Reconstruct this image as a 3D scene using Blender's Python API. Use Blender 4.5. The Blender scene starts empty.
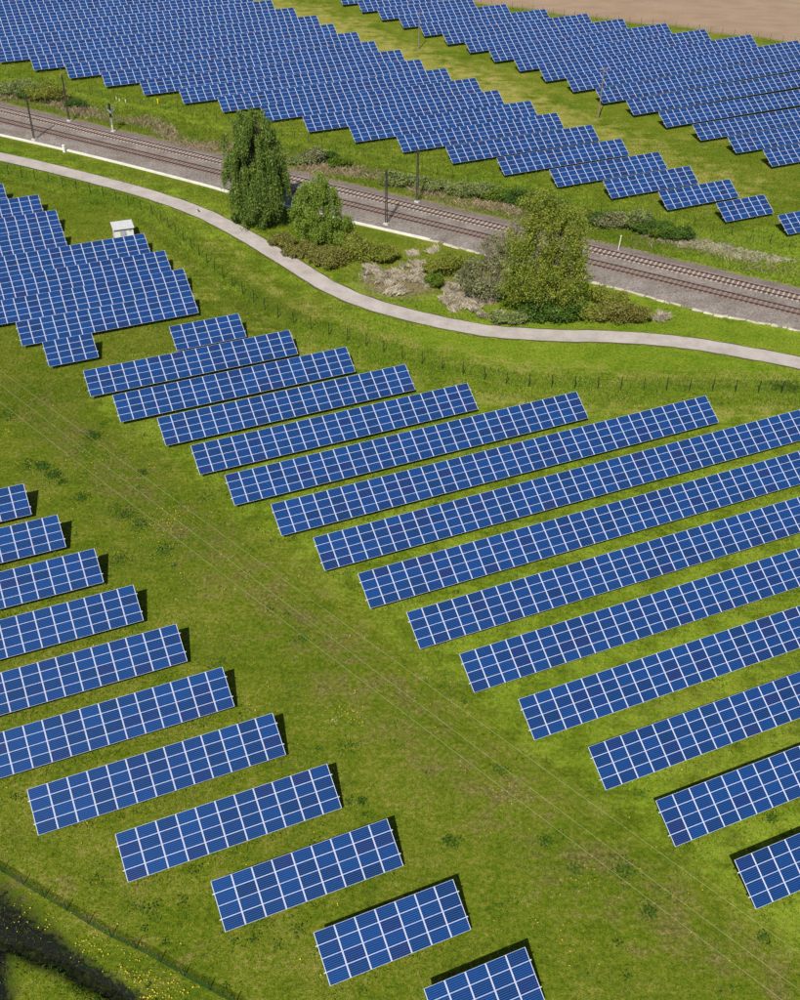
import bpy, math, random
import numpy as np
from mathutils import Matrix, Vector

R = math.radians
rng = np.random.default_rng(7)
random.seed(7)
scene = bpy.context.scene
COL = scene.collection

# ------------------------------------------------------------------ camera
CF, CP, CR, CH = 1134.0, 0.66322, 0.016436, 81.05      # focal (px at 800 wide), pitch, roll, height
fwd = np.array([0, math.cos(CP), -math.sin(CP)])
rt0 = np.array([1.0, 0, 0]); up0 = np.cross(rt0, fwd)
RT = math.cos(CR) * rt0 + math.sin(CR) * up0
UPV = -math.sin(CR) * rt0 + math.cos(CR) * up0
cam_d = bpy.data.cameras.new('camera')
cam_d.sensor_fit = 'HORIZONTAL'; cam_d.sensor_width = 36; cam_d.lens = CF / 800 * 36
cam_d.clip_start = 1; cam_d.clip_end = 6000
cam = bpy.data.objects.new('camera', cam_d); COL.objects.link(cam)
M = Matrix(((RT[0], UPV[0], -fwd[0], 0), (RT[1], UPV[1], -fwd[1], 0), (RT[2], UPV[2], -fwd[2], CH), (0, 0, 0, 1)))
cam.matrix_world = M
scene.camera = cam

# ------------------------------------------------------------------ light
SUN_EL, SUN_AZ = R(48.0), R(255.7)          # azimuth measured from +X, counter-clockwise
world = bpy.data.worlds.new('World'); scene.world = world; world.use_nodes = True
wt = world.node_tree; wt.nodes.clear()
sky = wt.nodes.new('ShaderNodeTexSky'); sky.sky_type = 'NISHITA'; sky.sun_disc = False
sky.sun_elevation = SUN_EL; sky.sun_rotation = math.pi / 2 - SUN_AZ
sky.dust_density = 1.2; sky.air_density = 1.0
bg = wt.nodes.new('ShaderNodeBackground'); bg.inputs[1].default_value = 0.055
wo = wt.nodes.new('ShaderNodeOutputWorld')
wt.links.new(sky.outputs[0], bg.inputs[0]); wt.links.new(bg.outputs[0], wo.inputs[0])
sun_d = bpy.data.lights.new('sun', 'SUN'); sun_d.energy = 4.4; sun_d.angle = R(0.5); sun_d.color = (1, 0.95, 0.86)
sun = bpy.data.objects.new('sun', sun_d); COL.objects.link(sun)
sdir = Vector((math.cos(SUN_AZ) * math.cos(SUN_EL), math.sin(SUN_AZ) * math.cos(SUN_EL), math.sin(SUN_EL)))
sun.rotation_euler = sdir.to_track_quat('Z', 'Y').to_euler()
scene.view_settings.view_transform = 'Standard'; scene.view_settings.look = 'None'
scene.view_settings.exposure = 0.44; scene.view_settings.gamma = 1

# ------------------------------------------------------------------ helpers
def ss(x, a, b):
    t = np.clip((np.asarray(x, float) - a) / (b - a), 0, 1); return t * t * (3 - 2 * t)
AZ = 0.42185                                   # direction of the panel rows
E2 = np.array([math.cos(AZ), math.sin(AZ)]); N2 = np.array([-math.sin(AZ), math.cos(AZ)])
PW, HL, TILT, SL = 1.67, 0.75, 0.52188, 3.953  # column pitch, low edge height, tilt, slope length
def terrain(x, y):
    u = (np.asarray(x) * E2[0] + np.asarray(y) * E2[1]) / PW; w = np.asarray(x) * N2[0] + np.asarray(y) * N2[1]
    return 1.5 * ss(u, 86, 120) * ss(w, 170, 205) - ditch(x, y)
DITCH_W = None
def ditch(x, y):
    if DITCH_W is None: return 0.0
    x = np.asarray(x, float); y = np.asarray(y, float)
    return 0.75 * (1 - ss(seg_dist(x, y, DITCH_W), 0.2, 1.0 + .25 * np.sin(x * 2.1 + y)))
def at(px, py, z=0.0):
    d = fwd + RT * (px - 400) / CF - UPV * (py - 500) / CF
    s = (z - CH) / d[2]; return np.array([0, 0, CH]) + d * s
def at2(px, py, z=0.0): p = at(px, py, z); return p[:2]
def to_px(p):
    d = np.asarray(p, float) - np.array([0, 0, CH]); z = d @ fwd
    return 400 + CF * (d @ RT) / z, 500 - CF * (d @ UPV) / z, z

def mesh_np(name, V, F, mats, fm=None, uv=None, smooth=False):
    me = bpy.data.meshes.new(name)
    V = np.asarray(V, np.float32)
    if isinstance(F, np.ndarray):
        k = F.shape[1]; nf = F.shape[0]
        me.vertices.add(len(V)); me.vertices.foreach_set('co', V.ravel())
        me.loops.add(nf * k); me.loops.foreach_set('vertex_index', F.astype(np.int32).ravel())
        me.polygons.add(nf); me.polygons.foreach_set('loop_start', np.arange(0, nf * k, k, dtype=np.int32))
        me.update(calc_edges=True)
    else:
        me.from_pydata(V.tolist(), [], F)
    for m in (mats if isinstance(mats, (list, tuple)) else [mats]): me.materials.append(m)
    if fm is not None: me.polygons.foreach_set('material_index', np.asarray(fm, np.int32))
    me.polygons.foreach_set('use_smooth', np.full(len(me.polygons), bool(smooth)))
    if uv is not None:
        l = me.uv_layers.new(name='UVMap'); l.data.foreach_set('uv', np.asarray(uv, np.float32).ravel())
    me.update(); return me
def link(name, me, parent=None, loc=None):
    o = bpy.data.objects.new(name, me); COL.objects.link(o)
    if parent is not None: o.parent = parent
    if loc is not None: o.location = loc
    return o
def tag(o, label=None, cat=None, group=None, kind=None):
    if label: o['label'] = label
    if cat: o['category'] = cat
    if group: o['group'] = group
    if kind: o['kind'] = kind
    return o
def empty(name, loc, rz=0):
    o = bpy.data.objects.new(name, None); COL.objects.link(o); o.location = loc; o.rotation_euler = (0, 0, rz); return o
class MB:                                      # collects boxes, tubes and quads into ONE mesh
    def __init__(s): s.v = []; s.f = []; s.m = []
    def quad(s, pts, m=0):
        i = len(s.v); s.v += [tuple(map(float, p)) for p in pts]; s.f.append(tuple(range(i, i + len(pts)))); s.m.append(m)
    def box(s, c, d, rz=0, m=0):
        c = np.array(c, float); h = np.array(d, float) / 2; ca, sa = math.cos(rz), math.sin(rz)
        i = len(s.v)
        for z in (-1, 1):
            for x, y in ((-1, -1), (1, -1), (1, 1), (-1, 1)):
                X, Y = x * h[0], y * h[1]; s.v.append((c[0] + X * ca - Y * sa, c[1] + X * sa + Y * ca, c[2] + z * h[2]))
        for f in ((3, 2, 1, 0), (4, 5, 6, 7), (0, 1, 5, 4), (1, 2, 6, 5), (2, 3, 7, 6), (3, 0, 4, 7)):
            s.f.append(tuple(i + k for k in f)); s.m.append(m)
    def bar(s, a, b, w, h=None, m=0, n=4, w2=None):
        a = np.array(a, float); b = np.array(b, float); h = h or w; w2 = w if w2 is None else w2
        d = b - a; L = np.linalg.norm(d); d /= L
        r = np.array([0, 0, 1.0]) if abs(d[2]) < .9 else np.array([1.0, 0, 0])
        x = np.cross(d, r); x /= np.linalg.norm(x); y = np.cross(x, d)
        i = len(s.v); ph = math.pi / 4 if n == 4 else 0; k = math.sqrt(2) if n == 4 else 1
        for P, q in ((a, w), (b, w2)):
            for j in range(n):
                t = ph + 2 * math.pi * j / n
                s.v.append(tuple(P + x * math.cos(t) * q / 2 * k + y * math.sin(t) * h / w * q / 2 * k))
        for j in range(n): s.f.append((i + j, i + (j + 1) % n, i + n + (j + 1) % n, i + n + j)); s.m.append(m)
        s.f.append(tuple(i + j for j in range(n))[::-1]); s.m.append(m)
        s.f.append(tuple(i + n + j for j in range(n))); s.m.append(m)
    def build(s, name, mats, parent=None, loc=None, smooth=False):
        return link(name, mesh_np(name, s.v, s.f, mats, s.m, smooth=smooth), parent, loc)

# ---- node materials
def newmat(name):
    m = bpy.data.materials.new(name); m.use_nodes = True; nt = m.node_tree; nt.nodes.clear()
    out = nt.nodes.new('ShaderNodeOutputMaterial'); return m, nt, out
def ramp(nt, src, stops):
    r = nt.nodes.new('ShaderNodeValToRGB'); nt.links.new(src, r.inputs[0]); e = r.color_ramp.elements
    while len(e) < len(stops): e.new(0.5)
    for el, (p, c) in zip(e, stops): el.position = p; el.color = (*c, 1) if len(c) == 3 else c
    return r.outputs[0]
def noise(nt, vec, sc, det=4, rough=0.6, dist=0):
    n = nt.nodes.new('ShaderNodeTexNoise'); n.inputs['Scale'].default_value = sc; n.inputs['Detail'].default_value = det
    n.inputs['Roughness'].default_value = rough; n.inputs['Distortion'].default_value = dist
    if vec is not None: nt.links.new(vec, n.inputs['Vector'])
    return n.outputs[0]
def coord(nt, which='Object'): return nt.nodes.new('ShaderNodeTexCoord').outputs[which]
def geo_pos(nt): return nt.nodes.new('ShaderNodeNewGeometry').outputs['Position']
def mixc(nt, fac, a, b, mode='MIX'):
    n = nt.nodes.new('ShaderNodeMix'); n.data_type = 'RGBA'; n.blend_type = mode
    for s, v in ((n.inputs[0], fac), (n.inputs[6], a), (n.inputs[7], b)):
        if hasattr(v, 'is_linked') or hasattr(v, 'links'): nt.links.new(v, s)
        elif isinstance(v, (int, float)): s.default_value = v
        else: s.default_value = (*v, 1)
    return n.outputs[2]
def math_(nt, op, a, b=None, clamp=False):
    n = nt.nodes.new('ShaderNodeMath'); n.operation = op; n.use_clamp = clamp
    for s, v in ((n.inputs[0], a), (n.inputs[1], b)):
        if v is None: continue
        if hasattr(v, 'links'): nt.links.new(v, s)
        else: s.default_value = v
    return n.outputs[0]
def attr(nt, name, typ='GEOMETRY'):
    n = nt.nodes.new('ShaderNodeAttribute'); n.attribute_name = name; n.attribute_type = typ; return n.outputs['Fac']
def bsdf(nt, out, col, rough=0.9, spec=0.2, metal=0, bump=None, bstr=0.3, bdist=0.1):
    b = nt.nodes.new('ShaderNodeBsdfPrincipled')
    for s, v in ((b.inputs['Base Color'], col), (b.inputs['Roughness'], rough)):
        if hasattr(v, 'links'): nt.links.new(v, s)
        elif isinstance(v, (int, float)): s.default_value = v
        else: s.default_value = (*v, 1)
    b.inputs['Specular IOR Level'].default_value = spec; b.inputs['Metallic'].default_value = metal
    if bump is not None:
        bn = nt.nodes.new('ShaderNodeBump'); bn.inputs['Strength'].default_value = bstr; bn.inputs['Distance'].default_value = bdist
        nt.links.new(bump, bn.inputs['Height']); nt.links.new(bn.outputs[0], b.inputs['Normal'])
    nt.links.new(b.outputs[0], out.inputs[0]); return b
def simple(name, col, rough=0.7, spec=0.3, metal=0, var=0.25, sc=3.0):
    m, nt, out = newmat(name)
    n = noise(nt, coord(nt), sc, 5, 0.65)
    lo = tuple(c * (1 - var) for c in col); hi = tuple(min(1, c * (1 + var)) for c in col)
    bsdf(nt, out, ramp(nt, n, [(0.3, lo), (0.7, hi)]), rough, spec, metal, bump=n, bstr=.15, bdist=.02); return m
def leafmat(name, dark, mid, light, sc=0.35, trans=0.3):
    m, nt, out = newmat(name)
    isl = nt.nodes.new('ShaderNodeNewGeometry').outputs['Random Per Island']
    n = noise(nt, geo_pos(nt), sc, 3, 0.6)
    f = math_(nt, 'ADD', math_(nt, 'MULTIPLY', n, 0.62), math_(nt, 'MULTIPLY', isl, 0.42), True)
    c = ramp(nt, f, [(0.22, dark), (0.5, mid), (0.78, light)])
    d = nt.nodes.new('ShaderNodeBsdfPrincipled'); nt.links.new(c, d.inputs['Base Color']); d.inputs['Roughness'].default_value = 0.65
    d.inputs['Specular IOR Level'].default_value = 0.25
    t = nt.nodes.new('ShaderNodeBsdfTranslucent'); nt.links.new(c, t.inputs[0])
    mx = nt.nodes.new('ShaderNodeMixShader'); mx.inputs[0].default_value = trans
    nt.links.new(d.outputs[0], mx.inputs[1]); nt.links.new(t.outputs[0], mx.inputs[2]); nt.links.new(mx.outputs[0], out.inputs[0])
    return m

# ground: meadow, dry litter, soil and wear driven by vertex attributes
def ground_mat():
    m, nt, out = newmat('meadow')
    P = geo_pos(nt)
    n1 = noise(nt, P, 0.045, 4, 0.6, 0.5); n2 = noise(nt, P, 0.33, 5, 0.65, 0.3); n3 = noise(nt, P, 2.3, 4, 0.7); n4 = noise(nt, P, 9.0, 3, 0.7)
    def boost(n, k): return math_(nt, 'ADD', math_(nt, 'MULTIPLY', math_(nt, 'SUBTRACT', n, .5), k), .5)
    n5 = noise(nt, P, 22.0, 2, .6)
    n3 = boost(n3, 1.35); n4 = boost(math_(nt, 'ADD', math_(nt, 'MULTIPLY', n4, .6), math_(nt, 'MULTIPLY', n5, .4)), 1.6)
    st = nt.nodes.new('ShaderNodeMapping'); st.inputs['Rotation'].default_value = (0, 0, -0.42185); st.inputs['Scale'].default_value = (0.10, 1.3, 1); nt.links.new(P, st.inputs[0])
    ns1 = boost(noise(nt, st.outputs[0], .9, 3, .55), .35)
    n2 = math_(nt, 'ADD', math_(nt, 'SUBTRACT', n2, .5), ns1)
    f = math_(nt, 'ADD', math_(nt, 'MULTIPLY', n1, 0.32), math_(nt, 'ADD', math_(nt, 'MULTIPLY', n2, 0.40), math_(nt, 'ADD', math_(nt, 'MULTIPLY', n3, 0.50), math_(nt, 'MULTIPLY', n4, 0.50))))
    grass = ramp(nt, f, [(0.66, (0.036, 0.070, 0.003)), (0.77, (0.078, 0.124, 0.005)), (0.89, (0.128, 0.163, 0.009)), (1.0, (0.22, 0.205, 0.045))])
    lush_sunlit = ramp(nt, f, [(0.64, (0.050, 0.112, 0.005)), (0.80, (0.130, 0.208, 0.009)), (0.98, (0.22, 0.275, 0.026))])
    pale = ramp(nt, f, [(0.64, (0.105, 0.140, 0.008)), (0.80, (0.200, 0.212, 0.028)), (0.98, (0.31, 0.27, 0.085))])
    wf = math_(nt, 'ADD', math_(nt, 'MULTIPLY', n3, .5), math_(nt, 'MULTIPLY', n4, .5))
    worn = ramp(nt, wf, [(0.36, (0.050, 0.048, 0.012)), (0.50, (0.118, 0.100, 0.030)), (0.66, (0.27, 0.21, 0.11))])
    dry = ramp(nt, math_(nt, 'ADD', math_(nt, 'MULTIPLY', n3, .6), math_(nt, 'MULTIPLY', n4, .4)), [(0.34, (0.085, 0.062, 0.030)), (0.5, (0.21, 0.155, 0.092)), (0.68, (0.36, 0.28, 0.19))])
    sc_ = nt.nodes.new('ShaderNodeMapping'); sc_.inputs['Rotation'].default_value = (0, 0, 0.25); sc_.inputs['Scale'].default_value = (0.3, .6, 1)
    nt.links.new(P, sc_.inputs[0]); ns = noise(nt, sc_.outputs[0], 0.5, 5, 0.6)
    soil = ramp(nt, ns, [(0.15, (0.24, 0.165, 0.105)), (0.5, (0.295, 0.212, 0.145)), (0.85, (0.34, 0.255, 0.18))])
    c = grass
    def blend(c, a, col, nz, lo, hi):
        f_ = math_(nt, 'ADD', attr(nt, a), math_(nt, 'MULTIPLY', math_(nt, 'SUBTRACT', nz, 0.5), 1.6))
        r = ramp(nt, f_, [(lo, (0, 0, 0)), (hi, (1, 1, 1))]); return mixc(nt, r, c, col)
    c = blend(c, 'lush_sunlit', lush_sunlit, n2, 0.35, 0.75)
    c = blend(c, 'pale', pale, n2, 0.35, 0.8)
    c = blend(c, 'worn', worn, n2, 0.5, 1.0)
    c = blend(c, 'dry', dry, n3, 0.35, 0.62)
    c = mixc(nt, attr(nt, 'soil'), c, soil)
    painted_shade = ramp(nt, n4, [(0.35, (.005, .006, .006)), (0.55, (.010, .012, .009)), (0.72, (.034, .040, .018))])  # near-black ground colour standing in for shade cast from out of view
    c = blend(c, 'painted_shade', painted_shade, math_(nt, 'ADD', math_(nt, 'MULTIPLY', n2, .45), math_(nt, 'MULTIPLY', n3, .55)), 0.42, 0.95)
    h = math_(nt, 'ADD', math_(nt, 'MULTIPLY', n3, 1.0), math_(nt, 'MULTIPLY', n4, 0.5))
    bsdf(nt, out, c, 0.95, 0.08, bump=h, bstr=0.6, bdist=0.22); return m
MAT_G = ground_mat()

# ------------------------------------------------------------------ ground sheet
def pts(l): return np.array([at2(*p) for p in l])
def ptsz(l, z): return np.array([at2(p[0], p[1], z) for p in l])
TROUGH = [(-60, 124), (0, 135.5), (100, 158.8), (200, 184.5), (230, 193), (282, 205.8), (349.5, 222), (430, 240.5)]
STONES = [(430, 240.5), (480, 254), (560, 276), (600, 284.8), (650, 298), (705, 313), (750, 321.5), (800, 331.5), (870, 348)]
PATH_T = [(-220, 118), (-70, 141), (0, 152.5), (50, 163.8), (100, 176.2), (150, 189.6), (200, 205.6), (243, 226.5), (286, 251), (329.4, 279), (372.5, 297.2), (430, 312.8), (470, 321), (500, 325.6), (560, 329.3), (600, 330), (650, 333), (700, 339), (750, 348), (800, 358), (880, 377), (1000, 402), (1200, 436)]
PATH_B = [(-220, 125), (-70, 149), (0, 160.5), (50, 172), (100, 185), (150, 199.5), (200, 219), (243, 242), (286, 269), (329.4, 294), (372.5, 312), (430, 327), (470, 334.5), (500, 338.6), (560, 342), (600, 342.5), (650, 345), (700, 350.3), (750, 358.5), (800, 368), (880, 387), (1000, 412), (1200, 446)]
A0, A1 = at2(0, 108.8, .45), at2(800, 297.4, .45)
B0, B1 = at2(0, 119.8, .45), at2(800, 311.0, .45)
LR = float(np.linalg.norm(A1 - A0))
FENCE1 = [(-60, 162), (0, 173), (50, 184), (100, 196), (150, 214), (174, 233), (198, 254.5), (220, 276), (243, 294.5), (277, 317), (315, 331), (363, 345), (396, 357), (435, 368), (476, 378), (510, 385), (554, 388), (620, 390), (687, 391), (755, 393), (800, 394), (860, 398), (1000, 412), (1150, 432)]
FENCE2 = [(-60, 66), (0, 76), (100, 97), (155, 107.5), (230, 124), (300, 141), (400, 166), (500, 190), (600, 212), (700, 229), (800, 250), (880, 268)]
FENCE3 = [(430, -6), (500, 3), (540, 9), (582, 15.5), (620, 21), (662, 26.5), (700, 32), (741, 38.5), (800, 47), (880, 60)]
FENCE4 = [(-60, 838), (-20, 858), (0, 871), (20, 883), (46, 899), (72, 914), (106, 935), (140, 951), (185, 977), (225, 999), (290, 1036)]
DITCH = [(-60, 925), (-10, 938), (45, 955), (85, 976), (128, 1003), (180, 1045)]
SOIL_EDGE = [(430, -8), (500, 1.5), (540, 7.5), (582, 14), (620, 19.5), (662, 25), (700, 30.5), (741, 37), (800, 45.5), (880, 58)]

def seg_dist(X, Y, poly):
    d = np.full(X.shape, 1e9)
    for a, b in zip(poly[:-1], poly[1:]):
        ab = b - a; t = np.clip(((X - a[0]) * ab[0] + (Y - a[1]) * ab[1]) / (ab @ ab), 0, 1)
        d = np.minimum(d, np.hypot(X - a[0] - t * ab[0], Y - a[1] - t * ab[1]))
    return d
def smooth_poly(P, n=8):
    P = np.array(P); out = []
    Q = np.vstack([2 * P[0] - P[1], P, 2 * P[-1] - P[-2]])
    for i in range(1, len(Q) - 2):
        for k in range(n):
            t = k / n; a, b, c, d = Q[i - 1], Q[i], Q[i + 1], Q[i + 2]
            out.append(0.5 * ((2 * b) + (c - a) * t + (2 * a - 5 * b + 4 * c - d) * t * t + (3 * b - a - 3 * c + d) * t ** 3))
    out.append(P[-1]); return np.array(out)

def band(y0, y1, s): return np.arange(y0, y1, s)
DITCH_W = smooth_poly(pts(DITCH), 4)
def painted_shade_at(X, Y):  # mask of the shade painted into the lower left ground corner
    X = np.asarray(X, float); Y = np.asarray(Y, float); painted_shade = np.zeros(X.shape)
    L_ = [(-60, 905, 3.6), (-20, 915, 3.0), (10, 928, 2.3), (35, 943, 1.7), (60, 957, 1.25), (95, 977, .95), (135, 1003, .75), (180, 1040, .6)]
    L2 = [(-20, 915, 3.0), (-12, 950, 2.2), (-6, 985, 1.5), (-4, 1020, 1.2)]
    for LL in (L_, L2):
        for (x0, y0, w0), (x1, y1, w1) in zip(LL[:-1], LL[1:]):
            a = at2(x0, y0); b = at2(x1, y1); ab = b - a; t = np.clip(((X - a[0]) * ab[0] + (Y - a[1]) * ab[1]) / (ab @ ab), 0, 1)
            d = np.hypot(X - a[0] - t * ab[0], Y - a[1] - t * ab[1]); painted_shade = np.maximum(painted_shade, 1.25 - .62 * d / (w0 + (w1 - w0) * t))
    return np.clip(painted_shade, 0, 1.1) * (painted_shade > .3)
def build_ground():
    gx = np.concatenate([[-2500, -1200, -600, -350, -240, -180], band(-150, -36, 1.2), band(-36, -17, .35), band(-17, 150, 1.2), [150, 190, 260, 380, 650, 1300, 2500]])
    gy = np.concatenate([[-1200, -500, -200, -80, -20, 0, 15, 25], band(32, 56, .4), band(56, 345, 1.2), [345, 380, 450, 600, 900, 1600, 3500]])
    X, Y = np.meshgrid(gx, gy); Z = terrain(X, Y)
    nx, ny = len(gx), len(gy)
    V = np.stack([X, Y, Z], -1).reshape(-1, 3)
    i = np.arange(nx * ny).reshape(ny, nx)
    F = np.stack([i[:-1, :-1], i[:-1, 1:], i[1:, 1:], i[1:, :-1]], -1).reshape(-1, 4)
    me = mesh_np('ground', V, F, MAT_G, smooth=True)
    U = X * E2[0] + Y * E2[1]; W = X * N2[0] + Y * N2[1]
    def pxy(xx, yy):
        d = np.stack([xx, yy, np.zeros_like(xx) - CH], -1); z = d @ fwd
        z = np.where(z < 1, 1, z); return 400 + CF * (d @ RT) / z, 500 - CF * (d @ UPV) / z
    def add(name, val): a = me.attributes.new(name, 'FLOAT', 'POINT'); a.data.foreach_set('value', val.ravel().astype(np.float32))
    # dry reed litter along the far edge of the ballast
    rail = (A1 - A0) / np.linalg.norm(A1 - A0); rn = np.array([-rail[1], rail[0]])
    s = (X - A0[0]) * rn[0] + (Y - A0[1]) * rn[1]; al = (X - A0[0]) * rail[0] + (Y - A0[1]) * rail[1]
    wob = 1.6 * np.sin(al * 0.09) + 1.1 * np.sin(al * 0.23 + 1)
    dry = np.exp(-((s - 7.5 - wob) / 2.6) ** 2) * 0.95 * (0.75 + 0.3 * np.sin(al * .07 + 2)) * (1 - .6 * ss(al, LR * .66, LR * .80))
    dry = np.maximum(dry, 0.62 * np.exp(-((s - 3.2) / 1.5) ** 2))
    for cx, cy, rx, ry, k in [(400, 283, 45, 16, .9), (470, 290, 30, 20, .8), (360, 243, 40, 12, .25), (560, 305, 60, 10, .35), (40, 95, 70, 12, .35), (720, 240, 70, 8, .3)]:
        c0 = at2(cx, cy); sx = np.linalg.norm(at2(cx + rx, cy) - c0); sy = np.linalg.norm(at2(cx, cy - ry) - c0)
        dry = np.maximum(dry, k * np.exp(-((X - c0[0]) / sx) ** 2 - ((Y - c0[1]) / sy) ** 2))
    add('dry', dry)
    # trodden, mossy strip between the two near blocks
    wl = pts([(30, 400), (130, 485), (230, 560), (330, 650), (430, 740), (540, 830), (640, 900), (800, 1010)])
    d1 = seg_dist(X, Y, wl); worn = 0.62 * np.exp(-(d1 / 8.0) ** 2)
    worn = np.maximum(worn, 0.0); bl = pts([(60, 880), (150, 930), (260, 985)]); worn = np.maximum(worn, 0.45 * np.exp(-(seg_dist(X, Y, bl) / 4.5) ** 2))
    add('worn', worn)
    pale = 0.80 * np.exp(-((U / PW - (62.5 + (267 - W) * .150)) / 7.0) ** 2) * ss(W, 130, 160)
    f1 = seg_dist(X, Y, pts(FENCE1)); pth = seg_dist(X, Y, pts([((a[0] + b[0]) / 2, (a[1] + b[1]) / 2) for a, b in zip(PATH_T, PATH_B)]))
    pale = np.maximum(pale, 0.50 * np.exp(-((f1 - 4) / 4.0) ** 2) * (W < 170))
    pale = np.maximum(pale, 0.35 * np.exp(-(seg_dist(X, Y, pts(FENCE4)) / 2.5) ** 2))
    add('pale', pale)
    uR = np.interp(W, [34.8, 42.1, 49.3, 56.6, 63.9, 71.1, 78.4, 85.6, 92.9, 100, 107.3, 114.6, 121.8, 129, 136], [28.1, 26.6, 25.2, 23.4, 22, 20.6, 19.2, 17.8, 16.4, 14.5, 13.3, 12, 9.6, 8.3, 12])
    uL = np.interp(W, [34.8, 42.1, 49.3, 56.6, 63.9, 71.1, 78.4, 85.7, 92.9, 100, 107.3], [16.7, 15.3, 13.8, 12.2, 10.7, 9.2, 7.7, 6.2, 4.7, 3.2, 1.7])
    u_ = U / PW; near = ss(W, 25, 33) * (1 - ss(W, 134, 142))
    sunlit_blk = ss(u_ - uR, -4.0, 2) * near  # right block only: sun-dependent brightness painted in along with the lusher grass
    lush_sunlit = 0.62 * sunlit_blk + 0.55 * np.exp(-(f1 / 2.2) ** 2) + 0.62 * np.exp(-(pth / 8) ** 2) + 0.55 * np.exp(-((s - 17) / 8) ** 2)
    add('lush_sunlit', lush_sunlit)
    painted_shade = painted_shade_at(X, Y)
    add('painted_shade', painted_shade)
    se = ptsz(SOIL_EDGE, 1.3); yb = np.interp(X, se[:, 0], se[:, 1]); yb = np.where(X < se[0, 0], se[0, 1] + (se[0, 0] - X) * 1.2, yb)
    add('soil', ss(Y - yb + 1.5 * np.sin(X * .35) * .6, 0, 2.5))
    o = link('ground', me); tag(o, 'green meadow with worn brownish patches under the solar arrays', kind='structure')
    return o
build_ground()

def strip(name, La, Lb, z, mat, label, zf=None):
    La = np.array(La); Lb = np.array(Lb); V = []
    for a, b in zip(La, Lb): V += [(a[0], a[1], z), (b[0], b[1], z)]
    F = [(2 * i, 2 * i + 1, 2 * i + 3, 2 * i + 2) for i in range(len(La) - 1)]
    o = link(name, mesh_np(name, V, F, mat)); tag(o, label, kind='structure'); return o
# ------------------------------------------------------------------ path, ditch water
def path_mat():
    m, nt, out = newmat('path_surface'); P = geo_pos(nt)
    n = noise(nt, P, 0.35, 5, .6); n2 = noise(nt, P, 6, 4, .7)
    n3_ = noise(nt, P, 1.1, 5, .75, 1.5)
    f = math_(nt, 'ADD', math_(nt, 'MULTIPLY', n, .55), math_(nt, 'ADD', math_(nt, 'MULTIPLY', n2, .25), math_(nt, 'MULTIPLY', n3_, .35)))
    f = math_(nt, 'SUBTRACT', f, .075)
    bsdf(nt, out, ramp(nt, f, [(.36, (.29, .255, .232)), (.5, (.375, .337, .312)), (.64, (.44, .40, .375))]), .9, .2, bump=n2, bstr=.2, bdist=.02); return m
cl = smooth_poly(pts([((a[0] + b[0]) / 2, (a[1] + b[1]) / 2) for a, b in zip(PATH_T, PATH_B)]))
wd = [np.linalg.norm(at2(*a) - at2(*b)) for a, b in zip(PATH_T, PATH_B)]
tn = np.gradient(cl, axis=0); tn /= np.linalg.norm(tn, axis=1)[:, None]; nr = np.stack([-tn[:, 1], tn[:, 0]], 1)
jit = 0.06 * np.sin(np.arange(len(cl)) * 1.3)[:, None] + rng.normal(0, .07, (len(cl), 1))
PW2 = 1.62
strip('path', cl + nr * (PW2 + jit * .5), cl - nr * (PW2 - jit * .4), 0.03, path_mat(), 'pale paved footpath curving between railway and solar field')
m, nt, out = newmat('verge'); bsdf(nt, out, ramp(nt, noise(nt, geo_pos(nt), 3, 4, .7), [(.35, (.05, .06, .012)), (.65, (.12, .10, .045))]), .95, .1)
strip('path_verge', cl + nr * (PW2 + .28 + jit * 1.5), cl - nr * (PW2 + .3 - jit * 1.5), 0.012, m, 'narrow earthy edge of the footpath')
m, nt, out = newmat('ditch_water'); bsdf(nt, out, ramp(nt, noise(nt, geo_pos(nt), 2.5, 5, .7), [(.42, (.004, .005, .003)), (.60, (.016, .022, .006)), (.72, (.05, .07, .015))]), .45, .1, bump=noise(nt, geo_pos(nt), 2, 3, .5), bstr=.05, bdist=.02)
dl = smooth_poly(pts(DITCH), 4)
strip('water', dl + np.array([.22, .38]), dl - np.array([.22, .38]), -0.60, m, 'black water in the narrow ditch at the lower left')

# ------------------------------------------------------------------ railway
def nt_val(nt, v):
    s_ = nt.nodes.new('ShaderNodeSeparateColor'); nt.links.new(v.outputs['Color'], s_.inputs[0]); return s_.outputs[0]
def gravel_mat():
    m, nt, out = newmat('ballast_gravel'); P = geo_pos(nt)
    v = nt.nodes.new('ShaderNodeTexVoronoi'); v.inputs['Scale'].default_value = 7; nt.links.new(P, v.inputs['Vector'])
    n = noise(nt, P, .25, 5, .65); n3 = noise(nt, P, 3, 3, .7)
    base = ramp(nt, math_(nt, 'ADD', math_(nt, 'MULTIPLY', n, .6), math_(nt, 'MULTIPLY', n3, .4)), [(.30, (.110, .092, .078)), (.50, (.195, .170, .152)), (.72, (.285, .260, .240))])
    base = mixc(nt, 0.8, base, ramp(nt, nt_val(nt, v), [(0, (.25, .25, .25)), (1, (.8, .79, .78))]), 'SOFT_LIGHT')
    base = mixc(nt, math_(nt, 'MULTIPLY', attr(nt, 'rust'), .75), base, (.15, .10, .08))
    bsdf(nt, out, base, .95, .15, bump=v.outputs[0], bstr=.6, bdist=.06); return m
rail = (A1 - A0) / np.linalg.norm(A1 - A0); rn = np.array([-rail[1], rail[0]])
mid = (A0 + B0) / 2; sA = (A0 - B0) @ rn / 2 * 1.0
sepAB = abs((A0 - B0) @ rn)
sepAB1 = abs((A1 - B1) @ rn)
nearEdge = -(np.mean([(at2(*p) - A0) @ rn for p in STONES[:7]])) if True else 8
def railP(al, s, z): p = A0 + rail * al + rn * s; return (p[0], p[1], z)
LR = np.linalg.norm(A1 - A0); TS = -(sepAB + sepAB1) / 2
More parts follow.
